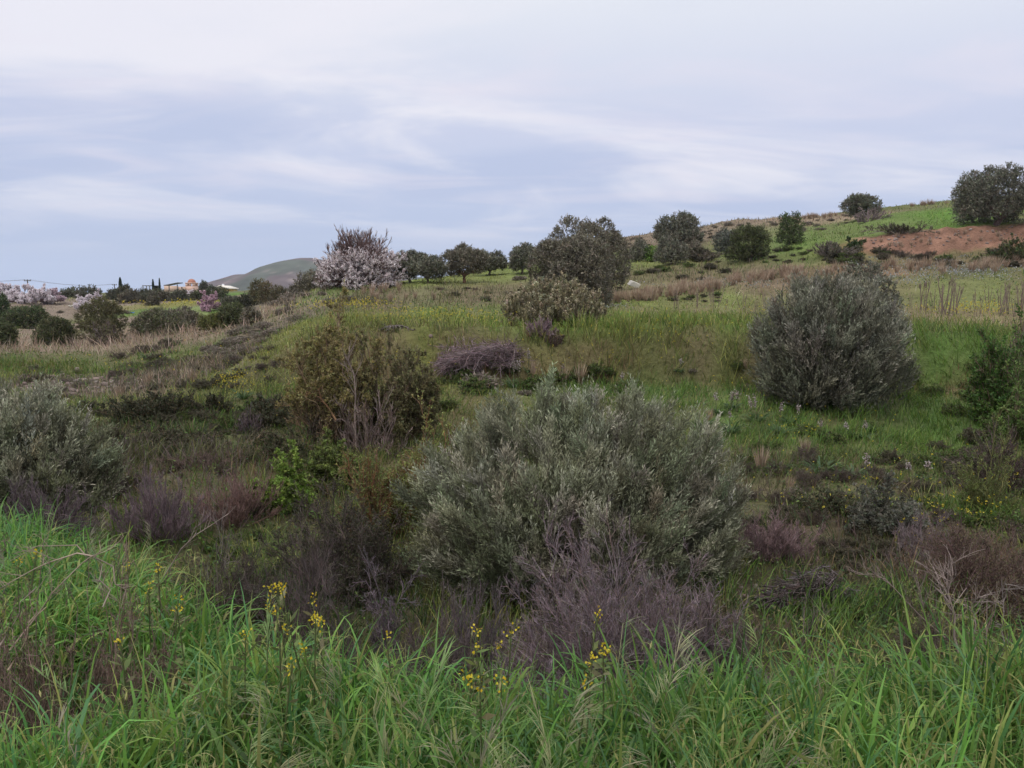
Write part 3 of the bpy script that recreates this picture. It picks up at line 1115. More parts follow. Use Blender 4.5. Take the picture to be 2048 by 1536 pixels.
def tree(name, label, px, wpx, top, base=None, Y=None, cols=OLIVE_D, group=None, cat='tree', seed=0, trunk=.18, n=None, lobes=7, mat='olive', tall=1.0, tw=None, trunkcol=(.15, .115, .085), low=0.0):
    """a tree with a tapered trunk, limbs and a lumpy crown"""
    rng = RNG(seed + int(px * 7 + top))
    p, R, Hh = dims(px, wpx, top, base, Y)
    t = thing(name, label, cat, p, group)
    cb = Hh * trunk * (.55 if trunk >= .15 else .15)
    ch = Hh - cb
    lb = [(0, 0, cb + ch * .48, R * .55, R * .55, ch * .38)]
    lobes = int(lobes * 2.0)
    for i in range(lobes):
        a = i * 2.4 + rng.uniform(0, .8)
        e = rng.uniform(-.95, .92)
        rr = math.sqrt(1 - e * e) if abs(e) < 1 else 0
        s = rng.uniform(.18, .42)
        q = (1 - s) * rng.uniform(.82, 1.04)
        lb.append((R * q * rr * math.cos(a), R * q * rr * math.sin(a), cb + ch * .5 + ch * .5 * q * e, R * s, R * s, ch * s * .74 * tall))
    if trunk < .15:               # skirts of foliage hanging to the ground
        for i in range(7):
            a = i * .9 + rng.uniform(0, .4)
            lb.append((R * .6 * math.cos(a), R * .6 * math.sin(a), cb + ch * rng.uniform(.16, .3), R * .36, R * .36, ch * .2))
    Yd = p[1]
    L = max(.085, Yd * .0026)
    W = L * .42
    if n is None:
        n = int(np.clip(4 * math.pi * R * R * 2.9 / (L * W * 5), 120, 6500))
    g = Geo()
    limbs(g, R * .8, Hh * .86, rng, r=max(.05, R * .085), fork=max(.14, trunk), n=6, col=trunkcol, stems=1)
    g.build('trunk', M['wood'], t)
    g = Geo()
    crown(g, lb, n, 6, L, W, cols, rng, tw=tw or L * 2.3, shell=.5, down=-.8, fit=(R, Hh))
    g.build('crown', M[mat], t)
    return t


def twig_shrub(name, label, px, wpx, top, base=None, Y=None, cols=PURP, leaf=None, group=None, cat='shrub', seed=0, stems=26, k1=7, k2=5, thmax=75, r=None, up=.15,
               leafL=.03, leafn=4, leafmat='leaf', leaf_lo=0.0, wig=.13, k3=0, depth=.9, spread=.8, stemname='branches', leafpal_low=None, lo_jit=.22, base_r=.15, dip=None, thmin=0):
    """many stemmed shrub built up of three orders of twigs, with or without leaves"""
    rng = RNG(seed + int(px * 5 + top))
    p, R, Hh = dims(px, wpx, top, base, Y)
    if dip:
        p = p - np.array([0, 0, dip])
        Hh += dip
    t = thing(name, label, cat, p, group)
    r = r or max(.006, p[1] * .0006)
    th = np.arccos(rng.uniform(math.cos(math.radians(thmax)), math.cos(math.radians(thmin)), stems))
    ph = rng.uniform(0, 2 * math.pi, stems)
    d = np.stack([np.sin(th) * np.cos(ph), np.sin(th) * np.sin(ph) * depth, np.cos(th)], 1)
    ln = 1 / np.sqrt((np.sin(th) / R) ** 2 + (np.cos(th) / Hh) ** 2) * rng.uniform(1 - 2 * lo_jit, 1.02, stems)
    b = np.stack([d[:, 0] * R * base_r, d[:, 1] * R * base_r, np.full(stems, -.08)], 1) + rng.normal(size=(stems, 3)) * R * .05 * [1, 1, 0]
    S = polyline(b, d, ln, 6, wig * .6, rng, .02)
    g = Geo()
    B1, l1 = branch(S, ln, k1, rng, (.2, 1), (.28, .5), spread, up, 4, wig)
    B2, l2 = branch(B1, l1, k2, rng, (.2, 1), (.3, .6), spread, up, 3, wig)
    B3 = None
    last = B2
    if k3:
        B3, l3 = branch(B2, l2, k3, rng, (.2, 1), (.35, .6), spread, up, 2, wig)
        last = B3
    # fit the grown shrub to its measured width and height
    fz = Hh / max(np.percentile(last[..., 2], 99.3), .05)
    fx = R / max(np.percentile(np.abs(last[..., 0]), 98.5), .05)
    fit = np.array([fx, fx, fz])
    S, B1, B2, last = S * fit, B1 * fit, B2 * fit, last * fit
    tubes(g, S, r * 1.6, r * .6, pal(rng, stems, cols, .15), 4)
    tubes(g, B1, r * .9, r * .45, pal(rng, len(B1), cols, .2), 3)
    if k3:
        B3 = last
        tubes(g, B3, r * .45, r * .25, pal(rng, len(B3), cols, .2), 3)
    else:
        B2 = last
    tubes(g, B2, r * .6, r * .3, pal(rng, len(B2), cols, .2), 3)
    g.build(stemname, M['wood'], t)
    if leaf:
        g = Geo()
        A = np.concatenate([last] + ([] if last.shape[1] != B2.shape[1] or last is B2 else [B2]))
        pp, tan = along(A, rng.uniform(.1, 1, (len(A), leafn)))
        pp, tan = pp.reshape(-1, 3), tan.reshape(-1, 3)
        k = pp[:, 2] > Hh * leaf_lo + rng.normal(size=len(pp)) * Hh * .08
        pp, tan = pp[k], tan[k]
        # whole twigs share a tint
        ci = pal(rng, len(A), leaf, .22).repeat(leafn, 0)[k]
        leaves(g, pp, tan * .6 + perp(tan, rng) * .8 + UP * .15, leafL * rng.uniform(.6, 1.3, len(pp)), leafL * .5, ci, rng)
        g.build('foliage', M[leafmat], t)
    return t


# --- the three near olives
def sprays(g, lb, core, K, ntw, per, L, W, cols, rng, length=.5, rad=.16, zmin=.05):
    """leafy sprays: bundles of rising twigs at the ends of branches, with dark gaps left between them"""
    lb = np.array(lb, float)
    area = (lb[:, 3] * lb[:, 4] * lb[:, 5]) ** (2 / 3)
    li = rng.choice(len(lb), K * 3, p=area / area.sum())
    d = norm(rng.normal(size=(K * 3, 3)) + [0, -.25, .15])
    end = lb[li, :3] + d * lb[li, 3:] * rng.uniform(.86, 1.08, (K * 3, 1))
    q = ((end[:, None, :] - lb[None, :, :3]) / lb[None, :, 3:])
    keep = ((np.linalg.norm(q, axis=2) < .80).sum(1) == 0) & (end[:, 2] > zmin)
    end = end[keep][:K]
    K = len(end)
    ax = norm(norm(end - core) * 1.0 + UP * .5 + rng.normal(size=(K, 3)) * .28)
    ln = length * rng.uniform(.7, 1.35, K)
    S = polyline(end - ax * ln[:, None], ax, ln, 4, .06, rng, .05)
    tubes(g, S, W * .45, W * .15, np.array([.15, .125, .095]), 3)
    t = rng.uniform(0, 1, (K, ntw)) ** .75
    p, tan = along(S, t)
    sd = norm(rng.normal(size=p.shape))
    p = p + sd * (rad * rng.uniform(.1, 1, t.shape) * (1.05 - .55 * t) * (ln / length)[:, None])[..., None]
    td = norm(tan + sd * .55 + UP * .25).reshape(-1, 3)
    p = p.reshape(-1, 3)
    n = len(p)
    tl = L * rng.uniform(2.2, 4.4, n)
    P = polyline(p - td * tl[:, None] * .5, td, tl, 3, .08, rng, .04)
    tubes(g, P, W * .14, W * .07, np.array([.16, .14, .10]), 3)
    tt = (np.arange(per)[None] + rng.uniform(0, 1, (n, per))) / per
    pp, tn = along(P, tt)
    pp, tn = pp.reshape(-1, 3), tn.reshape(-1, 3)
    ld = norm(tn + perp(tn, rng) * .62 + UP * .12)
    tint = np.repeat(pal(rng, K, cols, .16), ntw * per, 0) * (1 + np.repeat(rng.normal(size=(n, 1)) * .10, per, 0)) * (1 + rng.normal(size=(len(pp), 1)) * .12)
    leaves(g, pp, ld, L * rng.uniform(.6, 1.2, len(pp)), W * rng.uniform(.7, 1.15, len(pp)), tint.clip(.02, .6), rng)


def near_olive(label, px, Y, wpx, top, lob, seed, K, ntw, L, W, cols, group=None, length=.5, rad=.16):
    rng = RNG(seed)
    p, R, Hh = dims(px, wpx, top, None, Y)
    t = thing('olive_shrub', label, 'olive shrub', p, group)
    g = Geo()
    limbs(g, R * .85, Hh * .85, rng, r=.045, fork=.12, n=4, stems=6, col=(.13, .105, .08))
    g.build('trunk', M['wood'], t)
    lb = [(a * R, b * R, c * Hh, d * R, e * R, f * Hh) for a, b, c, d, e, f in lob]
    for i in range(34):          # billows on the big lobes
        a, b, c, d, e, f = lb[rng.integers(len(lob))]
        v = norm(rng.normal(size=3))
        if c + f * v[2] < .1 * Hh:
            continue
        s = rng.uniform(.08, .2)
        lb.append((a + d * v[0] * .95, b + e * v[1] * .95, c + f * v[2] * .95, s * R, s * R, s * R * rng.uniform(.9, 1.5)))
    g = Geo()
    core = np.array([0, 0, Hh * .1])
    small = [(a, b, c, d * .80, e * .80, f * .80) for a, b, c, d, e, f in lb[:len(lob)]]
    sprays(g, small, core, int(K * .45), int(ntw * .8), 10, L, W, cols, rng, length, rad * 1.2)
    sprays(g, lb, core, K, ntw, 11, L, W, cols, rng, length, rad)
    sprays(g, [(a, b, c, d * 1.05, e * 1.05, f * 1.05) for a, b, c, d, e, f in lb], core, K // 9, 10, 12, L, W, cols, rng, length * .9, rad * .4)
    g.build('crown', M['olive'], t)
    return t


near_olive('big silvery olive bush in the middle of the gully behind the purple dead bush', 1150, 8.0, 676, 780,
           [(.05, 0, .56, .62, .6, .42), (-.55, -.05, .44, .44, .5, .38), (.58, 0, .42, .42, .5, .36), (.12, .05, .72, .42, .45, .29),
            (-.24, -.1, .72, .44, .40, .27), (.42, -.1, .62, .36, .36, .30), (-.66, -.2, .24, .34, .4, .24), (.70, -.1, .22, .32, .4, .24),
            (-.1, -.45, .30, .5, .35, .30), (.35, -.4, .34, .45, .35, .32), (-.36, -.42, .46, .32, .28, .24), (.12, -.48, .52, .3, .25, .22)],
           101, 420, 46, .052, .0100, OLIVE_L, length=.5, rad=.15)
near_olive('rounded grey olive bush standing alone on the terrace slope at right', 1654, 16.0, 326, 556,
           [(0, 0, .52, .66, .66, .46), (-.52, -.1, .36, .42, .5, .34), (.56, 0, .38, .42, .5, .34), (.05, .0, .74, .5, .5, .27), (-.38, -.05, .62, .44, .44, .32), (.42, 0, .62, .42, .42, .32),
            (-.66, -.25, .26, .30, .3, .22), (-.25, -.4, .5, .34, .3, .24), (.3, -.4, .42, .4, .35, .3), (.0, -.5, .24, .45, .3, .24), (.28, -.1, .68, .36, .36, .26)],
           102, 300, 30, .075, .018, [(.175, .178, .128), (.145, .149, .104), (.205, .204, .148), (.12, .123, .08), (.225, .215, .162)], length=.62, rad=.24)
near_olive('dark grey green olive bush cut off by the left edge of the photo', 40, 9.4, 400, 780,
           [(0, 0, .55, .66, .6, .44), (.5, 0, .44, .46, .5, .36), (-.5, 0, .5, .5, .5, .4), (.1, -.1, .76, .4, .4, .25), (.66, -.2, .26, .32, .4, .24), (.2, -.45, .4, .5, .35, .36)],
           103, 230, 34, .056, .0125, OLIVE_L, length=.45, rad=.17)

# --- big double tree and the trees along the hillside
tree('olive_tree', 'large olive tree towering behind the bushy one at the field edge', 1172, 165, 437, None, 40, OLIVE_W, 'olive trees on the hillside', seed=1, lobes=11, trunk=.1, n=9000)
tree('olive_tree', 'bushy grey olive tree growing down to the ground in front of the tallest one', 1140, 158, 470, None, 30, OLIVE_W, 'olive trees on the hillside', seed=2, lobes=12, trunk=.03, n=9500)
T = 'olive trees on the hillside'
tree('olive_tree', 'small olive tree just right of the blossoming almond with a second close behind', 818, 80, 500, 566, None, OLIVE_D, T, seed=3, trunk=.17)
tree('olive_tree', 'rounded olive tree overlapping the right side of the one beside the almond', 856, 74, 510, 566, None, OLIVE_D, T, seed=4, trunk=.17)
tree('olive_tree', 'tall olive tree with bare brown trunk, left of a close pair on the ridge', 926, 92, 487, 566, None, OLIVE_W, T, seed=5, trunk=.2, trunkcol=(.24, .14, .09))
tree('olive_tree', 'lower olive tree forming the right half of the close pair on the ridge', 974, 72, 500, 552, None, OLIVE_D, T, seed=6, trunk=.2)
tree('olive_tree', 'small olive tree half hidden at the left of the bushy double olive', 1046, 66, 485, 548, None, OLIVE_D, T, seed=7, trunk=.18)
tree('olive_tree', 'wide olive tree rising over the scrub ridge line above the round one', 1356, 90, 426, None, 78, OLIVE_D, T, seed=8, trunk=.08, lobes=9)
tree('olive_tree', 'round olive tree with a short trunk at the end of the mown strip', 1341, 64, 470, 530, None, OLIVE_D, T, seed=9, trunk=.12)
tree('olive_tree', 'small dark olive tree between the double olive and bright green shoots', 1277, 42, 478, 522, None, OLIVE_D, T, seed=10, trunk=.12)
tree('olive_tree', 'small faded grey brown olive tree right of the round one', 1386, 38, 480, 521, None, OLIVE_W, T, seed=11, trunk=.2)
tree('olive_tree', 'bluish grey olive tree touching a greener thorn tree on the slope', 1452, 46, 456, 508, None, [(.09, .105, .08), (.11, .12, .095), (.075, .085, .06)], T, seed=12, trunk=.05)
tree('thorn_tree', 'open green thorn tree on the slope beside the bluish olive', 1496, 80, 450, 522, None, [(.085, .105, .035), (.11, .13, .045), (.07, .085, .03)], T, 'tree', 13, trunk=.1, mat='leaf')
tree('thorn_tree', 'upright dark green tree at the upper end of the bright grass slope', 1578, 50, 424, 490, None, [(.08, .115, .035), (.10, .14, .04), (.06, .085, .03)], T, 'tree', 14, trunk=.08, mat='leaf', tall=1.3)
tree('olive_tree', 'lone dark olive tree on the skyline with a grey shrub at its foot', 1720, 72, 389, 441, None, OLIVE_D, T, seed=15, trunk=.15, lobes=9)
twig_shrub('bare_shrub', 'grey leafless shrub at the foot of the lone skyline olive', 1738, 62, 414, 443, None, [(.24, .19, .175), (.19, .15, .14)], stems=20, seed=3)
tree('olive_tree', 'big dark olive tree at the upper right edge above the red earth bank', 1993, 150, 331, 452, None, OLIVE_D, T, seed=16, trunk=.06, lobes=13)
tree('olive_tree', 'narrow dark olive clump leaning left of the big tree at the right edge', 1943, 66, 346, 446, None, OLIVE_D, T, seed=17, trunk=.05, lobes=8)
tree('olive_tree', 'brown tinged olive tree low behind the slope left of the almond', 622, 58, 538, None, 66, OLIVE_W, T, seed=18, trunk=.05)
tree('young_bush', 'bright yellow green bush of new shoots beside the round olive', 1302, 26, 490, 523, None, [(.13, .24, .035), (.16, .28, .05)], None, 'bush', 19, trunk=.02, mat='leaf')
tree('olive_bush', 'low olive bush behind the crown of the rounded terrace olive', 1735, 110, 524, None, 23, OLIVE_D, None, 'bush', 20, trunk=.03, n=1200)
twig_shrub('grey_shrub', 'low grey brown shrub row under the bluish olive tree', 1408, 70, 500, 522, None, GREYB, leaf=GREYB, leafL=.12, stems=24, seed=8)
twig_shrub('grey_shrub', 'mound of grey scrub at the left end of the red earth bank', 1668, 90, 484, 514, None, [(.22, .18, .16), (.17, .14, .12)], leaf=[(.17, .15, .11), (.13, .13, .07)], leafL=.1, stems=30, seed=9)
twig_shrub('green_bush', 'dark green bush against the left end of the red earth bank', 1710, 36, 476, 500, None, BROWN, leaf=DARKG, leafL=.12, stems=18, seed=10)
twig_shrub('dark_shrub', 'dark shrub at the right edge under the red earth bank', 2030, 90, 474, 524, None, BROWN, leaf=DARKG + OLIVE, leafL=.1, stems=30, seed=11, leafn=6)
twig_shrub('grey_shrub', 'long low grey green scrub along the top of the red earth bank', 1800, 130, 448, 468, None, GREYB, leaf=[(.12, .13, .06), (.15, .15, .09)], leafL=.11, stems=34, seed=12, thmax=85)


# --- flowering almond trees
def almond(label, px, wpx, top, base=None, Y=None, seed=0, bare=.45, cat='almond tree', group=None, cols=((.88, .80, .80), (.92, .87, .86), (.80, .70, .70)), stems=34, full=False, fl=9, name='almond_tree', trunk=True):
    rng = RNG(seed + 500)
    p, R, Hh = dims(px, wpx, top, base, Y)
    t = thing(name, label, cat, p, group)
    g = Geo()
    tr = polyline(np.array([[0, 0, -.2]]), UP[None], np.array([Hh * .12 + .2]), 3, .05, rng)
    tubes(g, tr, R * .07, R * .05, np.array([.07, .05, .045]), 7)
    rr = max(.012, p[1] * .00042)
    th = np.arccos(rng.uniform(-.30, 1, stems))
    ph = rng.uniform(0, 2 * math.pi, stems)
    d = np.stack([np.sin(th) * np.cos(ph), np.sin(th) * np.sin(ph), np.cos(th)], 1)
    Rw = np.where(np.cos(th) > .55, 1, 1.0)
    ln = 1 / np.sqrt((np.sin(th) / R) ** 2 + (np.cos(th) / (Hh * .82)) ** 2) * rng.uniform(.68, .95, stems)
    ln *= np.where(np.abs(np.cos(th) - .62) < .16, .84, 1)     # waist under the dome shaped top
    S = polyline(np.repeat(tr[:, -1], stems, 0), d, ln, 6, .10, rng, .03)
    bc = [(.16, .105, .096), (.20, .13, .118), (.125, .085, .077)]
    B1, l1 = branch(S, ln, 10, rng, (.3, 1), (.25, .42), .7, .25, 3, .12)
    B2, l2 = branch(B1, l1, 6, rng, (.2, 1), (.35, .7), .65, .4, 3, .1)
    fx = R / np.percentile(np.abs(B2[..., 0]), 98.5)
    fit = np.array([fx, fx, Hh / np.percentile(B2[..., 2], 99.5)])
    S, B1, B2 = S * fit, B1 * fit, B2 * fit
    tubes(g, S, R * .016, rr * .8, pal(rng, stems, bc, .1), 4)
    tubes(g, B1, rr * 1.0, rr * .6, pal(rng, len(B1), bc, .15), 3)
    tubes(g, B2, rr * .7, rr * .4, pal(rng, len(B2), bc, .15), 3)
    g.build('trunk', M['wood'], t)
    g = Geo()
    pp, tan = along(np.concatenate([B2]), rng.uniform(.15, 1, (len(B2), fl)))
    tid = np.repeat(np.arange(len(B2)), fl)
    pp = pp.reshape(-1, 3)
    patch = fbm(pp[:, 0] / R * 2.2 + 3, pp[:, 2] / R * 2.2 + pp[:, 1] / R, 71 + seed, 3)
    prob = np.clip(1.15 - (pp[:, 2] / Hh - bare * .55) / (bare * .6), 0.06, 1) if not full else np.full(len(pp), .9)
    prob = prob * np.clip(.8 + 1.2 * patch + .25 * pp[:, 0] / R, .08, 1.2) if not full else prob
    tw = rng.uniform(size=len(B2))[tid]
    k = tw < prob
    pp = pp[k]
    s = max(.05, p[1] * (.0016 if full else .00155))
    c = pal(rng, len(pp), list(cols), .08)
    leaves(g, pp, rng.normal(size=pp.shape) + UP * .3, s * rng.uniform(.7, 1.4, len(pp)), s * rng.uniform(.6, 1, len(pp)), c, rng)
    g.build('blossom', M['petal'], t)
    return t


almond('large almond tree with white blossom below and bare reddish twigs on top', 722, 158, 463, None, 53, 1, .62, stems=190, fl=12)
BL = 'blossoming trees at the far left'
PK = ((.82, .76, .78), (.88, .83, .84), (.74, .66, .68))
almond('pale blossoming tree cut by the left edge with bare shoots above it', 14, 70, 566, None, 96, 2, full=True, group=BL, cols=PK, stems=26, fl=16)
almond('widest pale blossoming tree of the far left row', 48, 56, 571, None, 92, 3, full=True, group=BL, cols=PK, stems=26, fl=16)
almond('greyish blossoming tree in the middle of the far left row', 82, 46, 575, None, 90, 4, full=True, group=BL, cols=PK, stems=26, fl=16)
almond('mauve blossoming tree at the right end of the far left row', 110, 34, 578, None, 92, 5, full=True, group=BL, cols=((.55, .42, .46), (.66, .54, .57)), stems=24)
almond('low spreading pale blossom tree left of a taller white one', 170, 34, 591, None, 84, 6, full=True, group=BL, cols=PK, stems=20)
almond('bright white blossom tree above the olive brown thicket', 197, 26, 585, None, 82, 7, full=True, group=BL, cols=((.78, .70, .74), (.7, .62, .66)), stems=20)
almond('single pink blossoming tree beside the dark round tree', 418, 34, 584, None, 80, 8, full=True, cols=((.52, .34, .40), (.62, .44, .50)), stems=22)
almond('thin white blossom tree between the horizon olives', 379, 18, 581, None, 112, 9, full=True, cols=PK, stems=16)

# --- far left trees and bushes
HT = 'trees along the left horizon'
for i, (px, w, top, Y, cols, lab) in enumerate([
    (142, 40, 573, 118, OLIVE_D, 'dark round tree directly right of the blossom row on the horizon'),
    (178, 44, 571, 112, OLIVE_D, 'broad dark tree behind the white blossom on the horizon'),
    (228, 22, 578, 118, OLIVE_D, 'small dark tree just left of the tall cypress'),
    (247, 26, 569, 108, [(.07, .075, .04), (.09, .085, .045)], 'brownish tree around the foot of the tall cypress'),
    (262, 40, 577, 104, OLIVE_W, 'grey tree right of the tall cypress on the horizon'),
    (292, 38, 577, 104, OLIVE_D, 'dark tree under the open sided shed'),
    (312, 26, 578, 110, [(.10, .10, .05), (.08, .08, .04)], 'brownish tree between the shed and the church'),
    (306, 20, 592, 92, OLIVE_W, 'small pale olive bush standing in the yellow flowering field'),
    (333, 24, 582, 106, OLIVE_W, 'grey brown tree left of the round dark one below the church'),
    (359, 36, 579, 100, OLIVE_D, 'round dark olive tree with pale top below the church'),
    (398, 34, 580, 104, [(.10, .105, .05), (.085, .085, .045)], 'olive brown tree behind the pink blossom'),
    (429, 50, 571, 102, [(.075, .085, .04), (.06, .07, .035), (.05, .065, .032)], 'large dark domed tree right of the pink blossom'),
    (408, 12, 562, 190, OLIVE_D, 'small dark pine on the skyline right of the church'),
    (462, 40, 592, 84, OLIVE_D, 'low dark tree below the green field'),
    (488, 34, 586, 78, [(.045, .055, .028), (.06, .065, .035)], 'dark tree beside the tall brown green poplars'),
    (512, 30, 557, 84, [(.15, .125, .06), (.12, .115, .05)], 'tall brownish green poplar in front of the distant hill'),
    (534, 30, 561, 82, [(.17, .13, .065), (.13, .115, .055)], 'tan leaved poplar at the foot of the scrub slope'),
    (560, 40, 569, 80, [(.13, .11, .06), (.10, .095, .05)], 'low brown tree behind the crest of the scrub slope'),
    (592, 30, 570, 78, OLIVE_W, 'low brown olive behind the scrub slope, near the brown tinged tree'),
    (-40, 60, 570, 110, OLIVE_D, 'dark tree beyond the left edge of the blossom row'),
]):
    tree('poplar_tree' if 'poplar' in lab else 'tree', lab, px, w, top, None, Y, cols, HT, seed=40 + i, trunk=.04, lobes=6, n=330, mat='leaf', tall=1.1)


def cypress(label, px, wpx, top, Y, seed):
    rng = RNG(seed)
    p, R, Hh = dims(px, wpx, top, None, Y)
    t = thing('cypress_tree', label, 'cypress', p, 'cypresses on the left horizon')
    g = Geo()
    tubes(g, polyline(np.zeros((1, 3)), UP[None], np.array([Hh * .9]), 4, 0, rng), R * .25, R * .05, np.array([.1, .08, .06]), 6)
    g.build('trunk', M['wood'], t)
    g = Geo()
    n = 1500
    h = rng.uniform(.03, 1, n)
    rr = R * np.sin(np.clip(h, 0, 1) ** .7 * math.pi) ** .6 * rng.uniform(.4, 1, n)
    a = rng.uniform(0, 6.283, n)
    pos = np.stack([rr * np.cos(a), rr * np.sin(a), h * Hh], 1)
    leaves(g, pos, np.stack([np.cos(a) * .3, np.sin(a) * .3, np.ones(n)], 1), Hh * .09, R * .5, pal(rng, n, [(.028, .045, .028), (.04, .06, .035)], .2), rng)
    g.build('crown', M['leaf'], t)


cypress('tall dark cypress standing left of the shed on the horizon', 242, 6, 557, 150, 1)
cypress('thin cypress behind the open sided shed', 307, 4, 560, 220, 2)
cypress('thinnest cypress between the shed and the church', 320, 3, 558, 222, 3)

LB = 'bushes along the dry grass strip'
BUSHG = [(.115, .135, .052), (.09, .11, .045), (.15, .16, .072), (.07, .088, .04)]
tree('round_bush', 'dark rounded bush cut by the left edge above the dry grass', 2, 56, 642, 696, None, BUSHG, LB, 'bush', 70, trunk=.02, mat='leaf', n=1500)
tree('round_bush', 'green brown rounded bush standing alone left in the dry grass strip', 111, 74, 633, 690, None, BUSHG + [(.16, .15, .075)], LB, 'bush', 71, trunk=.02, mat='leaf', n=1800)
tree('round_bush', 'tall olive brown thicket with dead grey twigs at its foot', 205, 82, 594, 684, None, [(.13, .125, .05), (.105, .105, .042), (.15, .14, .065)], LB, 'bush', 72, trunk=.1, mat='leaf', n=1700, lobes=10)
tree('round_bush', 'wide grey green bush in the middle of the dry grass strip', 320, 96, 616, 671, None, OLIVE_W + BUSHG, LB, 'bush', 73, trunk=.02, n=2200, lobes=10)
tree('round_bush', 'pale olive bush overlapping the back of the wide grey green one', 362, 66, 613, 660, None, OLIVE_W, LB, 'bush', 74, trunk=.02, n=1300)
tree('round_bush', 'yellow green rounded bush at the right of the dry grass strip', 425, 50, 626, 662, None, [(.17, .175, .05), (.14, .15, .045), (.11, .125, .04), (.20, .20, .07)], LB, 'bush', 75, trunk=.02, mat='leaf', n=1300)
tree('round_bush', 'dark grey green bush between the yellow green one and the scrub slope', 465, 48, 604, 654, None, BUSHG, LB, 'bush', 76, trunk=.02, mat='leaf', n=1100)
tree('round_bush', 'small tan green bush at the foot of the scrub slope', 503, 34, 614, 652, None, OLIVE_W + [(.16, .14, .075)], LB, 'bush', 77, trunk=.02, n=900)
tree('round_bush', 'dark green spreading bush on the bank under the blossom row', 46, 78, 612, 656, None, DARKG + BUSHG, LB, 'bush', 78, trunk=.01, mat='leaf', n=1500)
tree('round_bush', 'very dark bush at the left edge beneath the blossom trees', 2, 30, 586, None, 72, DARKG, LB, 'bush', 79, trunk=.02, mat='leaf', n=500)
twig_shrub('bare_shrub', 'grey twiggy bush at the foot of the olive brown thicket', 212, 60, 640, 688, None, [(.19, .15, .14), (.15, .12, .105)], leaf=[(.13, .12, .06)], leafL=.1, leafn=2, stems=24, seed=20)

# --- mid ground shrubs on the far bank
BROOM = [(.30, .26, .165), (.25, .22, .13), (.35, .31, .21), (.19, .17, .095)]
twig_shrub('broom_bush', 'dome shaped khaki broom bush at the foot of the double olive', 1106, 178, 566, 655, None, BROOM, leaf=BROOM, leafL=.055, leafn=12, leafmat='olive', stems=260, k1=9, k2=4, thmax=84, up=.75, spread=.36, r=.009, seed=1, lo_jit=.1, base_r=.3)
twig_shrub('dead_bush', 'purple leafless bush in front of the khaki broom', 1076, 72, 637, 672, None, [(.235, .165, .17), (.18, .125, .13), (.28, .21, .21)], stems=44, k1=8, k2=5, thmax=78, r=.012, seed=2, up=.3)
twig_shrub('dead_bush', 'small brown purple bush just below the leafless one by the broom', 1110, 38, 664, 686, None, [(.18, .125, .11), (.14, .10, .085)], leaf=[(.16, .12, .09)], leafL=.04, stems=24, seed=3)
THORN_W = [(.25, .18, .11), (.20, .145, .09), (.28, .20, .125)]
THORN_L = [(.27, .235, .085), (.31, .27, .105), (.22, .20, .072), (.36, .31, .14)]
twig_shrub('thorn_bush', 'tall thorny bush with olive brown leaves and bare orange stems below', 668, 178, 634, None, 13.3, THORN_W, leaf=THORN_L, leafL=.038, leafn=10, stems=40, k1=9, k2=7, k3=4, thmax=58, r=.009, seed=4, leaf_lo=.36, wig=.2, lo_jit=.12)
twig_shrub('thorn_bush', 'grey green thorny bush leaning right of the taller one', 800, 150, 682, None, 13.5, [(.17, .12, .08), (.13, .095, .07)], leaf=[(.20, .185, .085), (.24, .215, .105), (.16, .155, .068)], leafL=.036, leafn=9, stems=34, k1=9, k2=7, k3=4, thmax=60, r=.008, seed=5, leaf_lo=.12, wig=.18, lo_jit=.14)
twig_shrub('dead_bush', 'dead grey branches sprawling at the foot of the thorny bushes', 735, 190, 780, None, 12.7, [(.25, .19, .165), (.20, .15, .13), (.15, .11, .09)], stems=34, k1=6, k2=5, thmax=80, r=.009, seed=6, wig=.28, up=.05)
twig_shrub('dead_bush', 'dark leafless thicket low left of the thorny bushes', 625, 110, 800, None, 13.0, [(.14, .105, .085), (.11, .085, .07)], leaf=[(.07, .075, .03)], leafL=.03, leafn=2, stems=30, k1=7, k2=5, seed=7)


def bare_snag(label, pts, Y, rad, col, seed, twigs=5, name='dead_branch'):
    """pale bare branch following the line it has in the photo, with a few side twigs"""
    rng = RNG(seed)
    w = np.array([[ray(px, py)[0] * Y, Y + (i % 2) * .05, zat(py, Y)] for i, (px, py) in enumerate(pts)])
    b = w[0].copy()
    t = thing(name, label, 'branch', b)
    g = Geo()
    P = (w - b)[None]
    tubes(g, P, rad, rad * .35, np.array(col), 5)
    L = np.array([np.linalg.norm(np.diff(P[0], axis=0), axis=1).sum()])
    big = name == 'thorny_sapling'
    B, l = branch(P, L, twigs, rng, (.3, .95), (.28, .5) if big else (.15, .32), 1.0 if big else .7, .1 if big else .25, 5, .12)
    tubes(g, B, rad * .5, rad * .2, np.array(col) * .9, 3)
    B2, l2 = branch(B, l, 4, rng, (.2, 1), (.25, .5), .8, .2, 2, .15)
    tubes(g, B2, rad * .28, rad * .14, np.array(col) * .85, 3)
    g.build('twigs', M['wood'], t)
    return t


bare_snag('pale bare branch standing upright in the middle of the thorny bush', [(712, 892), (708, 830), (711, 790), (707, 750), (697, 722), (698, 692)], 12.5, .014, (.29, .225, .19), 1, 12)
bare_snag('orange brown crooked branch low in the left of the thorny bush', [(672, 840), (655, 815), (640, 795), (626, 792), (612, 802)], 12.6, .022, (.27, .16, .09), 2, 8)


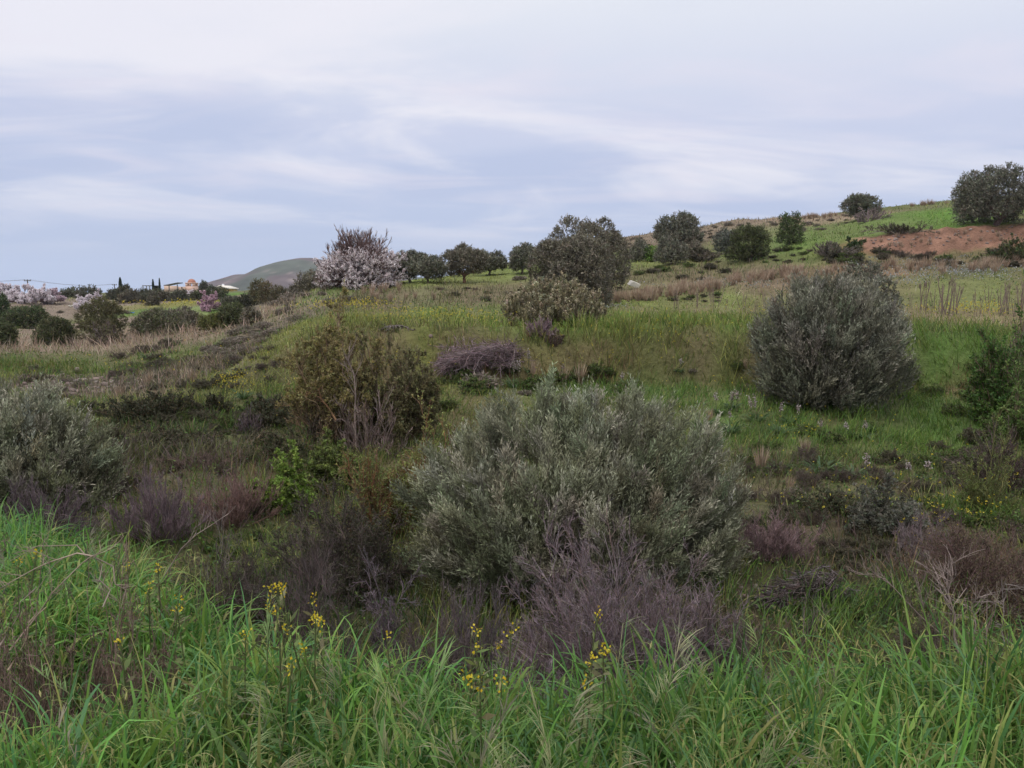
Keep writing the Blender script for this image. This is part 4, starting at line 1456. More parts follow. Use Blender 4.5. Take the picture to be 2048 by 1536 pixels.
def brush_pile(label, px, Y, wpx, top, cols, seed, n=620, slope=.25, name='brush_pile', tr=.0075):
    rng = RNG(seed)
    p, R, Hh = dims(px, wpx, top, None, Y)
    t = thing(name, label, 'brush pile', p)
    g = Geo()
    x = rng.uniform(-1, 1, n)
    zc = Hh * np.clip((.18 + .82 * ((x + 1) / 1.7).clip(0, 1) ** .8) * rng.uniform(.1, 1, n), 0, 1) * np.where(x > .7, 1 - (x - .7) * 1.4, 1)
    b = np.stack([x * R * .9, rng.uniform(-.5, .5, n) * R * .7, zc], 1)
    d = np.stack([rng.normal(size=n) * .8 - .6, rng.normal(size=n) * .6 - .3, rng.normal(size=n) * .3 - slope * .9], 1)
    P = polyline(b, d, rng.uniform(.35, .9, n) * R * .6, 5, .09, rng)
    P[..., 2] = np.maximum(P[..., 2], H(P[..., 0] + p[0], P[..., 1] + p[1]) - p[2] + .01)
    tubes(g, P, tr, tr * .45, pal(rng, n, cols, .2), 4)
    B, l = branch(P, np.full(n, R * .4), 4, rng, (.2, 1), (.3, .6), .6, .0, 3, .12)
    tubes(g, B, tr * .55, tr * .3, pal(rng, len(B), cols, .2), 3)
    g.build('twigs', M['wood'], t)
    return t


VIOL = [(.24, .175, .18), (.19, .138, .142), (.30, .225, .23), (.14, .105, .105)]
brush_pile('heap of cut purple brown branches lying on the terrace slope', 962, 17.6, 165, 680, VIOL, 1)
twig_shrub('dead_bush', 'dark purple twiggy bush at the right end of the cut branch heap', 1018, 62, 682, None, 17.8, VIOL[1:] + [(.12, .09, .06)], stems=26, k1=6, k2=4, seed=8)
twig_shrub('dead_bush', 'grey purple dead bush above the right thorny bush', 826, 60, 654, None, 19.4, [(.20, .165, .165), (.16, .13, .13)], stems=30, k1=7, k2=5, seed=9, thmax=80)
twig_shrub('dead_bush', 'faint grey dead shrub on the mound behind the thorny bushes', 790, 80, 668, None, 18.6, [(.20, .165, .165), (.16, .135, .12)], leaf=[(.14, .13, .07)], leafL=.04, leafn=2, stems=26, seed=10)

# --- gully floor shrubs, left
NEWG = [(.19, .29, .055), (.24, .34, .065), (.15, .23, .045), (.27, .34, .09)]
twig_shrub('green_shrub', 'fresh bright green leafy shrub in the gully left of the olive', 565, 112, 903, None, 9.6, BROWN, leaf=NEWG, leafL=.040, leafn=7, stems=30, k1=8, k2=6, k3=3, thmax=60, r=.005, seed=11, lo_jit=.25)
twig_shrub('green_shrub', 'yellow green leafy shrub behind the brighter one in the gully', 662, 122, 878, None, 10.6, BROWN, leaf=[(.18, .23, .06), (.14, .175, .05), (.22, .27, .07), (.11, .13, .045)], leafL=.036, leafn=6, stems=34, k1=8, k2=6, k3=3, thmax=65, r=.005, seed=12)
twig_shrub('thorn_bush', 'tangled bush of rusty orange twigs with few leaves beside the olive', 748, 150, 905, None, 9.0, [(.24, .13, .065), (.19, .11, .065), (.16, .105, .07), (.27, .15, .07)], leaf=[(.19, .22, .06), (.15, .165, .055)], leafL=.03, leafn=3, stems=34, k1=8, k2=6, k3=2, thmax=72, r=.006, seed=13, wig=.25)
twig_shrub('thorn_bush', 'loose brownish bush with yellow green tips at the left shoulder of the olive', 838, 120, 828, None, 9.4, [(.22, .14, .08), (.17, .11, .07), (.26, .15, .07)], leaf=[(.25, .28, .08), (.21, .235, .07), (.29, .31, .105)], leafL=.038, leafn=3, stems=34, k1=8, k2=6, k3=2, thmax=60, r=.006, seed=14, wig=.2)
twig_shrub('dead_bush', 'dark leafless thicket left of the big olive in the gully', 690, 300, 985, None, 7.6, [(.105, .080, .072), (.085, .066, .06), (.13, .10, .09)], leaf=[(.05, .058, .028), (.07, .07, .035)], leafL=.022, leafn=2, stems=60, k1=9, k2=7, k3=3, thmax=80, r=.004, seed=15, wig=.2, up=.05)
twig_shrub('dead_bush', 'small grey violet thorny bush between thicket and near grass', 770, 110, 1120, None, 6.2, [(.17, .135, .15), (.13, .105, .115), (.20, .165, .18)], stems=34, k1=8, k2=6, k3=2, thmax=80, r=.0035, seed=16, wig=.3, up=0)
twig_shrub('dead_bush', 'dark twiggy bush behind the yellow mustard flowers', 610, 200, 1075, None, 6.0, [(.10, .08, .075), (.13, .10, .095)], stems=40, k1=8, k2=6, k3=2, thmax=80, r=.0035, seed=17, wig=.22)
twig_shrub('dead_bush', 'purple grey dry shrub in the open middle of the left gully', 318, 185, 955, None, 8.2, [(.185, .135, .145), (.15, .11, .115), (.22, .165, .17)], stems=70, k1=9, k2=6, k3=2, thmax=62, r=.004, seed=18, up=.35, spread=.5)
twig_shrub('dead_bush', 'reddish brown dry shrub right of the purple grey one in the gully', 468, 190, 955, None, 9.0, [(.20, .125, .105), (.16, .10, .09), (.23, .15, .13)], stems=60, k1=8, k2=6, k3=2, thmax=66, r=.004, seed=19, up=.35, spread=.5)
twig_shrub('dead_bush', 'dull purple dry shrub beside the dark left olive', 205, 130, 930, None, 10.0, [(.17, .125, .125), (.14, .105, .10)], stems=40, k1=8, k2=6, thmax=66, r=.005, seed=20, up=.3)
twig_shrub('dead_bush', 'dark purple thicket at the foot of the left olive', 80, 210, 955, None, 7.6, [(.13, .10, .105), (.105, .08, .085), (.16, .125, .13)], stems=60, k1=8, k2=6, k3=2, thmax=75, r=.004, seed=21)
twig_shrub('dead_bush', 'grey wiry thorn bush at the edge of the left near grass', 428, 120, 1058, None, 5.8, [(.165, .14, .125), (.20, .17, .155), (.13, .11, .09)], stems=36, k1=8, k2=6, k3=2, thmax=80, r=.003, seed=22, wig=.3, up=0, dip=.25)
twig_shrub('dead_bush', 'brown dry shrub behind the reddish one in the left gully', 400, 160, 905, None, 11.2, [(.17, .12, .10), (.14, .10, .085)], stems=40, k1=8, k2=5, thmax=70, r=.005, seed=23, up=.2)
twig_shrub('dark_shrub', 'long dark evergreen shrub on the slope above the left gully', 318, 175, 786, None, 14.6, BROWN, leaf=[(.050, .055, .028), (.065, .068, .034), (.04, .045, .024)], leafL=.045, leafn=6, stems=44, k1=8, k2=6, thmax=80, seed=24)
twig_shrub('dark_shrub', 'dark shrub to the right of the long evergreen one above the gully', 425, 90, 790, None, 15.0, BROWN, leaf=[(.055, .06, .03), (.075, .072, .038)], leafL=.045, leafn=5, stems=30, k1=7, k2=6, thmax=80, seed=25)
twig_shrub('dark_shrub', 'dark grey green low shrub left of the thorny bushes', 545, 110, 790, None, 14.4, BROWN, leaf=[(.06, .075, .035), (.08, .085, .05)], leafL=.04, leafn=5, stems=30, k1=7, k2=6, thmax=80, seed=26)
twig_shrub('dead_bush', 'low grey purple cushion shrub on the green slope above the gully', 500, 50, 815, None, 13.6, [(.16, .125, .13), (.13, .10, .10)], stems=30, k1=6, k2=5, thmax=80, seed=27)
twig_shrub('dark_shrub', 'dark low scrub across the back of the left gully', 360, 260, 868, None, 12.4, BROWN, leaf=[(.085, .075, .045), (.06, .062, .03), (.11, .095, .065)], leafL=.04, leafn=4, stems=60, k1=7, k2=6, thmax=82, seed=28)
twig_shrub('dark_shrub', 'mixed brown and green scrub at the back of the gully under the thorny bushes', 560, 160, 868, None, 11.8, BROWN, leaf=[(.08, .09, .04), (.11, .095, .06), (.06, .075, .03)], leafL=.038, leafn=4, stems=44, k1=7, k2=6, thmax=82, seed=29)

# --- centre: the purple dead bush
twig_shrub('dead_bush', 'large purple leafless bush in front of the big olive', 1222, 500, 1085, None, 5.7, [(.235, .18, .195), (.185, .145, .155), (.28, .225, .24), (.14, .108, .11), (.19, .145, .12)], stems=90, k1=10, k2=7, k3=4, thmax=76, r=.0036, seed=30, up=.2, spread=.85, wig=.24, dip=.15)
twig_shrub('dead_bush', 'lower grey violet dead bush at the left foot of the big olive', 940, 170, 1165, None, 6.0, [(.14, .115, .12), (.17, .14, .145)], stems=40, k1=8, k2=6, k3=2, thmax=74, r=.0032, seed=31)

# --- thickets on the slope just behind the near grass
twig_shrub('dead_bush', 'dark brown thicket on the slope behind the crest of the left near grass', 470, 250, 1085, None, 6.4, [(.105, .08, .07), (.13, .10, .09), (.085, .066, .058)], leaf=[(.06, .068, .032)], leafL=.02, leafn=1, stems=60, k1=8, k2=6, k3=2, thmax=80, r=.0034, seed=60, wig=.2)
twig_shrub('dead_bush', 'low dark brown tangle between the near grass and the purple bush', 880, 240, 1190, None, 5.2, [(.11, .085, .08), (.135, .105, .10), (.09, .07, .065)], stems=56, k1=8, k2=6, k3=2, thmax=82, r=.003, seed=61, wig=.24)
twig_shrub('dead_bush', 'grey brown tangle right of the purple bush on the gully slope', 1440, 170, 1180, None, 5.6, [(.15, .12, .11), (.12, .095, .085)], stems=44, k1=8, k2=6, k3=2, thmax=80, r=.003, seed=62, wig=.22)
twig_shrub('dead_bush', 'brown dry tangle on the slope under the pale saplings', 1880, 260, 1215, None, 4.9, [(.135, .10, .085), (.11, .083, .07)], leaf=[(.08, .08, .04)], leafL=.02, leafn=1, stems=60, k1=8, k2=6, k3=2, thmax=82, r=.003, seed=63, wig=.24)
twig_shrub('dead_bush', 'dark brown tangle behind the twin stemmed mustard', 560, 180, 1150, None, 4.6, [(.10, .08, .072), (.12, .095, .085)], stems=44, k1=8, k2=6, k3=2, thmax=80, r=.0028, seed=64, wig=.24)
twig_shrub('dead_bush', 'dark brown tangle under the foot of the left thicket', 720, 190, 1180, None, 4.7, [(.10, .08, .075), (.12, .095, .09)], stems=44, k1=8, k2=6, k3=2, thmax=80, r=.0028, seed=65, wig=.24)

# --- right gully
PINK = [(.23, .155, .155), (.19, .13, .125), (.27, .19, .185)]
twig_shrub('dead_bush', 'pinkish grey dead bush just right of the big olive', 1545, 190, 1030, None, 8.2, PINK, stems=60, k1=9, k2=6, k3=2, thmax=66, r=.0038, seed=32, up=.3)
twig_shrub('grey_shrub', 'grey green shrub in the middle of the right gully', 1768, 150, 970, None, 9.0, GREYB, leaf=[(.16, .165, .125), (.19, .19, .15), (.13, .135, .095)], leafL=.032, leafn=5, stems=44, k1=8, k2=6, k3=2, thmax=72, r=.004, seed=33)
twig_shrub('grey_shrub', 'darker green grey shrub behind the pinkish dead bush', 1655, 120, 985, None, 9.8, BROWN, leaf=[(.07, .08, .04), (.10, .10, .06)], leafL=.034, leafn=4, stems=36, k1=8, k2=6, thmax=76, seed=34)
twig_shrub('dead_bush', 'pale grey pink wiry bush between the grey green shrub and the red brown one', 1842, 140, 1030, None, 8.0, [(.21, .165, .165), (.17, .135, .13)], stems=46, k1=9, k2=6, k3=2, thmax=70, r=.0034, seed=35, wig=.2)
twig_shrub('dead_bush', 'large reddish brown dry bush in the lower right of the gully', 1965, 280, 1065, None, 6.8, [(.16, .105, .09), (.13, .085, .075), (.19, .125, .11)], leaf=[(.12, .10, .055)], leafL=.02, leafn=1, stems=80, k1=9, k2=7, k3=3, thmax=72, r=.003, seed=36)
twig_shrub('dark_shrub', 'dark brown purple thicket at the right edge above the red brown bush', 2010, 190, 860, None, 10.5, [(.14, .10, .09), (.11, .08, .075)], leaf=[(.07, .075, .035)], leafL=.03, leafn=2, stems=50, k1=8, k2=7, thmax=74, seed=37)
twig_shrub('green_shrub', 'spiky pale green shrub with rising shoots before the dark right thicket', 1975, 130, 835, None, 9.6, [(.13, .13, .05), (.17, .165, .07)], leaf=[(.17, .205, .065), (.14, .175, .055)], leafL=.026, leafn=6, stems=26, k1=8, k2=4, thmax=62, r=.005, seed=38, up=.3, wig=.06, lo_jit=.2)
twig_shrub('green_bush', 'leafy green bush on the slope at the right edge', 2010, 130, 665, None, 14.5, BROWN, leaf=[(.085, .165, .034), (.12, .20, .045), (.06, .12, .028)], leafL=.06, leafn=8, stems=60, k1=8, k2=6, thmax=78, seed=39)
twig_shrub('green_bush', 'second leafy green bush lower at the right edge', 2030, 110, 735, None, 13.4, BROWN, leaf=[(.12, .19, .045), (.095, .15, .038), (.15, .22, .06)], leafL=.055, leafn=6, stems=40, k1=8, k2=6, thmax=78, seed=40)
twig_shrub('dead_bush', 'grey brown dead bush above the leafy bushes at the right edge', 2032, 70, 648, None, 17.0, [(.18, .14, .12), (.14, .11, .09)], leaf=[(.08, .085, .04)], leafL=.04, leafn=2, stems=34, seed=41)
twig_shrub('green_shrub', 'small upright shrub with yellow green leaves behind the right near grass', 1825, 120, 1182, None, 5.4, [(.15, .12, .07), (.12, .10, .06)], leaf=[(.22, .255, .075), (.18, .21, .06), (.26, .285, .10)], leafL=.026, leafn=5, stems=26, k1=7, k2=5, thmax=42, r=.003, seed=42, up=.35, dip=.2)
twig_shrub('dead_bush', 'low grey brown tangle behind the near grass right of the purple bush', 1560, 210, 1215, None, 4.5, [(.17, .135, .12), (.14, .11, .09), (.20, .165, .15)], stems=44, k1=8, k2=6, k3=2, thmax=80, r=.0025, seed=43, wig=.25, dip=.1)
twig_shrub('dead_bush', 'grey tangle of twigs at the foot of the pale thorny saplings', 1955, 130, 1262, None, 3.9, [(.24, .19, .17), (.19, .15, .13)], stems=30, k1=7, k2=5, k3=2, thmax=82, r=.0025, seed=44, wig=.3, dip=.1)
THS = 'pale thorny saplings at lower right'
bare_snag('tallest pale thorny bare sapling at the lower right', [(1925, 1330), (1918, 1280), (1910, 1230), (1904, 1190), (1906, 1150), (1912, 1120)], 4.2, .0065, (.34, .27, .235), 3, 18, 'thorny_sapling')['group'] = THS
bare_snag('second pale thorny sapling right of the tallest one', [(1962, 1330), (1956, 1290), (1952, 1250), (1954, 1215), (1960, 1192)], 4.1, .0052, (.31, .25, .22), 4, 15, 'thorny_sapling')['group'] = THS
bare_snag('thin grey sapling nearest the right edge', [(2016, 1310), (2014, 1270), (2008, 1225), (2016, 1190), (2010, 1165)], 4.3, .0045, (.27, .23, .205), 5, 13, 'thorny_sapling')['group'] = THS
bare_snag('long bare branch arching left from the pale saplings', [(1890, 1275), (1850, 1240), (1815, 1205), (1780, 1165), (1745, 1148), (1725, 1155)], 4.6, .0042, (.27, .21, .18), 6, 14)
bare_snag('leaning grey bare stem left of the tallest sapling', [(1880, 1310), (1862, 1260), (1846, 1210), (1840, 1150), (1850, 1100)], 4.8, .0045, (.24, .19, .165), 7, 16)
brush_pile('dark driftwood and twigs piled in the gully right of the olive', 1610, 6.9, 170, 1132, [(.11, .085, .085), (.09, .07, .065), (.17, .145, .14), (.07, .055, .05)], 2, n=420, name='driftwood_pile', tr=.006)


# --- near dead brush on the left
def near_brush():
    t = twig_shrub('dead_brush', 'flattened brown dead brush heap in the left near grass', 95, 520, 1150, None, 2.85, [(.20, .14, .11), (.16, .11, .085), (.25, .18, .145), (.13, .095, .072)],
                   stems=150, k1=9, k2=6, k3=3, thmax=89, thmin=45, r=.0019, seed=50, wig=.4, up=-.25, spread=1.1, base_r=.6, lo_jit=.3)
    return t


near_brush()
DS = 'dry bent stalks over the brown brush'
pale = (.38, .29, .22)
bare_snag('long dry stalk rising right from the brush to a sharp bend', [(20, 1300), (60, 1240), (105, 1185), (150, 1135), (182, 1113), (196, 1112)], 2.75, .0034, pale, 11, 9, 'dry_stalk')['group'] = DS
bare_snag('pale dry stalk dropping straight down from the sharp bend', [(206, 1214), (206, 1190), (199, 1160), (190, 1138), (186, 1114)], 2.7, .003, (.42, .34, .27), 12, 6, 'dry_stalk')['group'] = DS
bare_snag('dry stalk arching left from the sharp bend to the photo edge', [(190, 1113), (140, 1115), (100, 1124), (55, 1146), (20, 1165), (-20, 1190)], 2.9, .0034, (.33, .26, .2), 13, 10, 'dry_stalk')['group'] = DS
bare_snag('thin dry stalk curving over the tall grass above the brush', [(172, 1112), (140, 1098), (100, 1092), (60, 1100), (20, 1122)], 3.1, .003, (.28, .22, .17), 14, 8, 'dry_stalk')['group'] = DS
bare_snag('dry forked stalk hanging right of the sharp bend', [(192, 1116), (212, 1142), (230, 1168), (238, 1190), (242, 1215)], 2.75, .003, (.33, .26, .2), 15, 6, 'dry_stalk')['group'] = DS
bare_snag('straight pale stalk leaning in the lower left corner', [(16, 1340), (36, 1290), (58, 1245), (74, 1226)], 2.4, .0034, (.40, .30, .22), 16, 2, 'dry_stalk')['group'] = DS
bare_snag('straight grey stalk beside the leaning one in the lower left', [(0, 1290), (20, 1240), (40, 1205), (54, 1186)], 2.4, .003, (.34, .27, .22), 17, 2, 'dry_stalk')['group'] = DS
bare_snag('long thin bare branch slanting up right over the wiry thorn bush', [(318, 1168), (345, 1120), (362, 1098), (385, 1075), (420, 1052), (452, 1031)], 4.2, .004, (.30, .23, .20), 18, 7)


# ------------------------------------------------------------------ flowering plants
def mustard(label, px, top, Y, seed, heads, spread=.06, name='mustard_plant', group='yellow flowering mustard plants'):
    rng = RNG(seed)
    p = atY(px, Y)
    hh = zat(top, Y) - p[2]
    t = thing(name, label, 'mustard plant', p, group)
    g = Geo()
    S = polyline(np.array([[0, 0, -.03]]), UP[None] + rng.normal(size=(1, 3)) * [.06, .06, 0], np.array([hh]), 7, .04, rng, .03)
    tubes(g, S, .0042, .002, np.array([.13, .155, .06]), 5)
    ends = [S[0, -1]]
    heads = (heads * 4 + 7) // 9
    if heads > 1:
        B, l = branch(S, np.array([hh]), heads - 1, rng, (.55, .9), (.2, .34), .55, .55, 4, .06)
        tubes(g, B, .0022, .0014, np.array([.15, .19, .07]), 4)
        ends += list(B[:, -1])
    g.build('stem', M['leaf'], t)
    g = Geo()
    q, tan = along(S, rng.uniform(.25, .92, (1, 22)))
    q, tan = q[0], tan[0]
    leaves(g, q, perp(tan, rng) + UP * .5, rng.uniform(.03, .075, 22), rng.uniform(.008, .02, 22), pal(rng, 22, [(.12, .18, .05), (.17, .21, .07), (.19, .18, .09)], .15), rng)
    # seed pods under the flowers
    for e in ends:
        k = 7
        q = np.repeat(e[None], k, 0) - UP * rng.uniform(.015, .08, (k, 1))
        leaves(g, q, norm(rng.normal(size=(k, 3)) * [1, 1, .2] + UP * .9), .026, .005, pal(rng, k, [(.19, .21, .08)], .15), rng)
    g.build('leaves', M['leaf'], t)
    for e in ends:
        g = Geo()
        k = rng.integers(10, 15)
        q = rng.normal(size=(k, 3)) * [.007, .007, .009]
        c = pal(rng, k, [(.60, .47, .03), (.66, .54, .06), (.55, .38, .02)], .08)
        leaves(g, q, norm(q + rng.normal(size=q.shape) * .006) + UP * .2, .0105, .0085, c, rng)
        h = g.build('flower_head', M['petal'], t)
        h.location = e
    return t


for i, (px, top, Y, heads, lab) in enumerate([
    (592, 1142, 2.75, 2, 'twin stemmed mustard with the highest yellow flowers left of centre'),
    (614, 1146, 2.7, 4, 'tall mustard with flowers running down its stem'),
    (535, 1172, 2.7, 3, 'mustard with a bright head at the crest of the left grass'),
    (676, 1203, 2.55, 1, 'mustard with one big yellow head leaning right'),
    (583, 1206, 2.5, 4, 'mustard with a spray of small heads under the tallest ones'),
    (618, 1212, 2.45, 5, 'bushiest mustard with many small heads'),
    (660, 1190, 2.8, 1, 'mustard with a faint small head behind the big leaning one'),
    (935, 1250, 2.35, 3, 'orange yellow mustard by the left foot of the purple bush'),
    (996, 1248, 2.45, 3, 'mustard with a pale green spike near the centre'),
    (1020, 1268, 2.35, 2, 'mustard with an orange head just right of the pale spike'),
    (958, 1345, 2.0, 3, 'low mustard with a flat yellow head amid the centre grass'),
    (1148, 1206, 2.4, 3, 'tallest mustard in front of the purple bush with faded flowers'),
    (1162, 1293, 2.2, 2, 'mustard with a rich yellow head under the tallest central one'),
    (1142, 1332, 2.1, 1, 'short mustard with a single head below the rich yellow one'),
    (1002, 1336, 2.1, 1, 'short mustard with a single orange head in centre grass'),
    (1200, 1270, 2.35, 2, 'slender budding mustard right of the rich yellow one'),
    (828, 1262, 2.4, 2, 'pale mustard spike among the seed heads left of the olive foot'),
    (505, 1240, 2.4, 1, 'small mustard flower in the grass below the crest'),
    (543, 1310, 2.0, 2, 'low mustard in the shadow of the left centre grass'),
    (325, 1106, 3.6, 2, 'small mustard at the crest left of the long bare branch'),
    (338, 1196, 2.8, 2, 'small mustard beside dry seed heads right of the brush'),
    (394, 1202, 2.8, 1, 'faint mustard flower next to the dry seed heads'),
    (268, 1122, 3.4, 2, 'pale budding mustard near the bend of the dry stalk'),
    (36, 1102, 3.3, 3, 'mustard with several heads near the left edge above the brush'),
    (56, 1118, 3.2, 1, 'single mustard flower just right of the left edge group'),
    (306, 1152, 3.0, 1, 'small mustard half hidden in tall grass right of the bent stalk'),
    (256, 1258, 2.3, 1, 'small yellow flower over the right end of the brush'),
]):
    mustard(lab, px, top, Y, 300 + i, heads)


def asphodel(label, px, base, seed, stalks=2, wpx=60, Y=None, hpx=55, col=None, name='asphodel'):
    rng = RNG(seed)
    p = atY(px, Y) if Y else at(px, base)
    t = thing(name, label, 'asphodel', p, 'asphodels on the right slope')
    g = Geo()
    n = 46
    a = rng.uniform(0, 6.283, n)
    el = rng.uniform(.5, 1.6, n)
    d = np.stack([np.cos(a), np.sin(a), el], 1)
    L = rng.uniform(.6, 1.1, n) * wpx * .62 * p[1] / F
    c = pal(rng, n, col or [(.075, .125, .045), (.095, .15, .06), (.06, .10, .04)], .15)
    ribbons(g, np.stack([np.cos(a) * .04, np.sin(a) * .04, np.zeros(n)], 1), d, L, np.full(n, .022), rng.uniform(.5, 1.1, n), 5, c, rng, tip=c * 1.3)
    g.build('leaf_tuft', M['grass'], t)
    for s in range(stalks):
        g = Geo()
        hh = hpx * rng.uniform(.85, 1.15) * p[1] / F
        S = polyline(np.array([[rng.normal() * .12, rng.normal() * .08, 0]]), UP[None] + rng.normal(size=(1, 3)) * [.1, .1, 0], np.array([hh]), 6, .03, rng)
        tubes(g, S, .008, .004, np.array([.14, .15, .08]), 4)
        B, l = branch(S, np.array([hh]), 4, rng, (.5, .8), (.16, .26), .5, .6, 3, .04)
        tubes(g, B, .004, .003, np.array([.15, .15, .09]), 3)
        st = g.build('flower_stalk', M['leaf'], t)
        g = Geo()
        q = np.concatenate([along(S, rng.uniform(.68, 1, (1, 22)))[0][0], along(B, rng.uniform(.3, 1, (4, 9)))[0].reshape(-1, 3)])
        q = q + rng.normal(size=q.shape) * .016
        cc = pal(rng, len(q), [(.48, .41, .39), (.40, .32, .30), (.54, .48, .46), (.28, .21, .19)], .1)
        leaves(g, q, rng.normal(size=q.shape), .034, .020, cc, rng)
        g.build('blossom', M['petal'], st)
    return t


for i, (px, b, st, w, h, lab) in enumerate([
    (1566, 806, 2, 46, 46, 'asphodel with pink white flowers under the left of the rounded olive'),
    (1655, 812, 2, 44, 48, 'asphodel flowering under the middle of the rounded olive'),
    (1668, 800, 1, 30, 40, 'slim asphodel close against the rounded olive'),
    (1436, 830, 2, 40, 48, 'asphodel with a tall white spike near the big olive'),
    (1464, 822, 2, 46, 40, 'asphodel with spreading white branches on the bright slope'),
    (1514, 846, 2, 70, 52, 'asphodel with a dense double white spike in the middle of the slope'),
    (1405, 862, 0, 76, 0, 'wide dark blue green asphodel tuft without flowers'),
    (1462, 868, 1, 80, 48, 'dark asphodel tuft with one stalk beside the wide one'),
    (1580, 850, 2, 60, 50, 'asphodel with two white stalks right of the double spike'),
    (1556, 872, 0, 76, 0, 'mid green asphodel tuft below the double white spike'),
    (1632, 876, 1, 56, 40, 'asphodel with a small stalk among dry straw tufts'),
    (1716, 880, 2, 60, 42, 'asphodel with short pinkish flowers at the right of the tufts'),
    (1745, 868, 0, 54, 0, 'dark round asphodel tuft at the right end of the group'),
    (1640, 950, 0, 92, 0, 'big yellowing asphodel tuft low on the slope'),
    (1560, 945, 0, 64, 0, 'grey green asphodel tuft next to a straw clump'),
    (1706, 955, 1, 60, 50, 'asphodel with a faded stalk above the grey green shrub'),
    (1028, 776, 2, 60, 60, 'asphodel at the right end of the cut branch heap'),
    (1060, 748, 1, 30, 50, 'asphodel flowering beside a straw tuft behind the big olive'),
    (1128, 770, 1, 34, 40, 'asphodel with a small pink spike behind the top of the olive'),
    (1258, 778, 1, 56, 32, 'pale asphodel tuft behind the right of the olive top'),
    (1356, 752, 1, 24, 30, 'single slim asphodel in the reddish grass'),
    (1848, 960, 2, 30, 44, 'asphodel with whitish seed stalks by the dark right shrub'),
    (292, 718, 0, 34, 0, 'dark green leafy clump in the dry left slope'),
    (488, 800, 0, 60, 0, 'low dark green strap leaved clump by the yellow flowers'),
]):
    asphodel(lab, px, b, 400 + i, st, w, None, h)

# ------------------------------------------------------------------ repeats
def straw_tuft_proto(seed, n=110):
    rng = RNG(seed)
    g = Geo()
    a = rng.uniform(0, 6.283, n)
    d = np.stack([np.cos(a) * rng.uniform(0, .45, n), np.sin(a) * rng.uniform(0, .45, n), np.ones(n)], 1)
    c = pal(rng, n, STRAW + [(.36, .24, .17)], .12)
    ribbons(g, np.stack([np.cos(a), np.sin(a), np.zeros(n)], 1) * rng.uniform(0, .12, (n, 1)), d, rng.uniform(.45, 1.0, n), np.full(n, .016), rng.uniform(.02, .35, n), 4, c, rng, tip=c * 1.1)
    return g.mesh('straw_tuft', M['dry'])


TUFTS = [straw_tuft_proto(600 + i) for i in range(4)]


def tuft(px, base, hpx, rng, label, group, Y=None, wide=1.0):
    p = atY(px, Y) if Y else at(px, base)
    o = bpy.data.objects.new('straw_tuft', TUFTS[rng.integers(4)])
    C.objects.link(o)
    s = hpx * p[1] / F
    o.location = p
    o.scale = (s * wide, s * wide, s)
    o.rotation_euler = (0, 0, rng.uniform(0, 6.28))
    tag(o, label, 'dry grass', group)
    return o


rng = RNG(77)
G1 = 'straw tufts along the far edge of the terrace field'
for i in range(78):
    f = i / 77
    px = np.interp(f, [0, .25, .5, .75, 1], [1212, 1290, 1390, 1500, 1620]) + rng.normal() * 8
    by = np.interp(px, [1200, 1290, 1400, 1500, 1620], [606, 600, 584, 562, 556]) + rng.normal() * 4
    tuft(px, by, rng.uniform(16, 34), rng, 'dry straw tuft in the pale row along the far edge of the terrace field', G1, wide=1.2)
G2 = 'straw tufts below the red earth bank'
for i in range(34):
    px = rng.uniform(1640, 2048)
    tuft(px, np.interp(px, [1640, 1830, 2048], [552, 540, 536]) + rng.normal() * 4, rng.uniform(16, 32), rng, 'dry straw tuft below the red earth bank', G2, wide=1.2)
G3 = 'straw tufts under the almond tree'
for px, by in [(728, 590), (745, 588), (762, 586), (772, 584), (798, 582), (752, 600), (812, 600), (830, 598), (745, 598), (780, 604), (868, 600)]:
    tuft(px, by, rng.uniform(18, 28), rng, 'slim dry straw tuft on the bank under the almond tree', G3)
G4 = 'straw tufts on the scrub ridge'
for i in range(30):
    px = rng.uniform(1575, 1690) if i < 20 else rng.uniform(1820, 1910)
    by = np.interp(px, [1575, 1690, 1820, 1910], [452, 444, 430, 418]) + rng.normal() * 2
    tuft(px, by, rng.uniform(8, 14), rng, 'dry straw tuft on the skyline ridge at right', G4, Y=94, wide=1.6)
for px, by, h, lab in [(1068, 760, 46, 'straw tuft with reddish stems behind the left of the olive top'), (1128, 772, 44, 'broad straw tuft behind the middle of the olive top'), (1160, 772, 52, 'tall straw tuft in the reddish grass behind the olive'),
                       (1420, 846, 34, 'reddish straw clump behind the dark asphodel tufts'), (1521, 946, 62, 'large greyish straw clump right of the olive crown'), (1610, 912, 46, 'rusty straw clump amid the asphodels'),
                       (1488, 748, 24, 'small brown straw clump left of the rounded olive'), (1580, 985, 40, 'pale straw clump low right of the olive'), (1740, 800, 30, 'straw clump at the right foot of the rounded olive'),
                       (240, 800, 40, 'straw clump behind the left olive'), (385, 770, 40, 'straw clump on the stony left slope'), (300, 770, 34, 'straw clump at the edge of the stone heap'), (420, 700, 24, 'lone straw clump on the scrub slope')]:
    tuft(px, by, h, rng, lab, None, wide=.9)

# dead upright stalks on the terrace field
def stalk_proto(seed):
    r = RNG(seed)
    g = Geo()
    S = polyline(np.zeros((3, 3)) + r.normal(size=(3, 3)) * [.05, .05, 0], UP + r.normal(size=(3, 3)) * [.09, .09, 0], r.uniform(.7, 1, 3), 6, .05, r)
    c = np.array([.20, .15, .125])
    tubes(g, S, .014, .007, c, 4)
    B, l = branch(S, np.ones(3), 7, r, (.3, 1), (.12, .25), .6, .5, 3, .1)
    tubes(g, B, .007, .004, c * 1.1, 3)
    return g.mesh('dead_stalk', M['wood'])


ST = [stalk_proto(i) for i in range(5)]


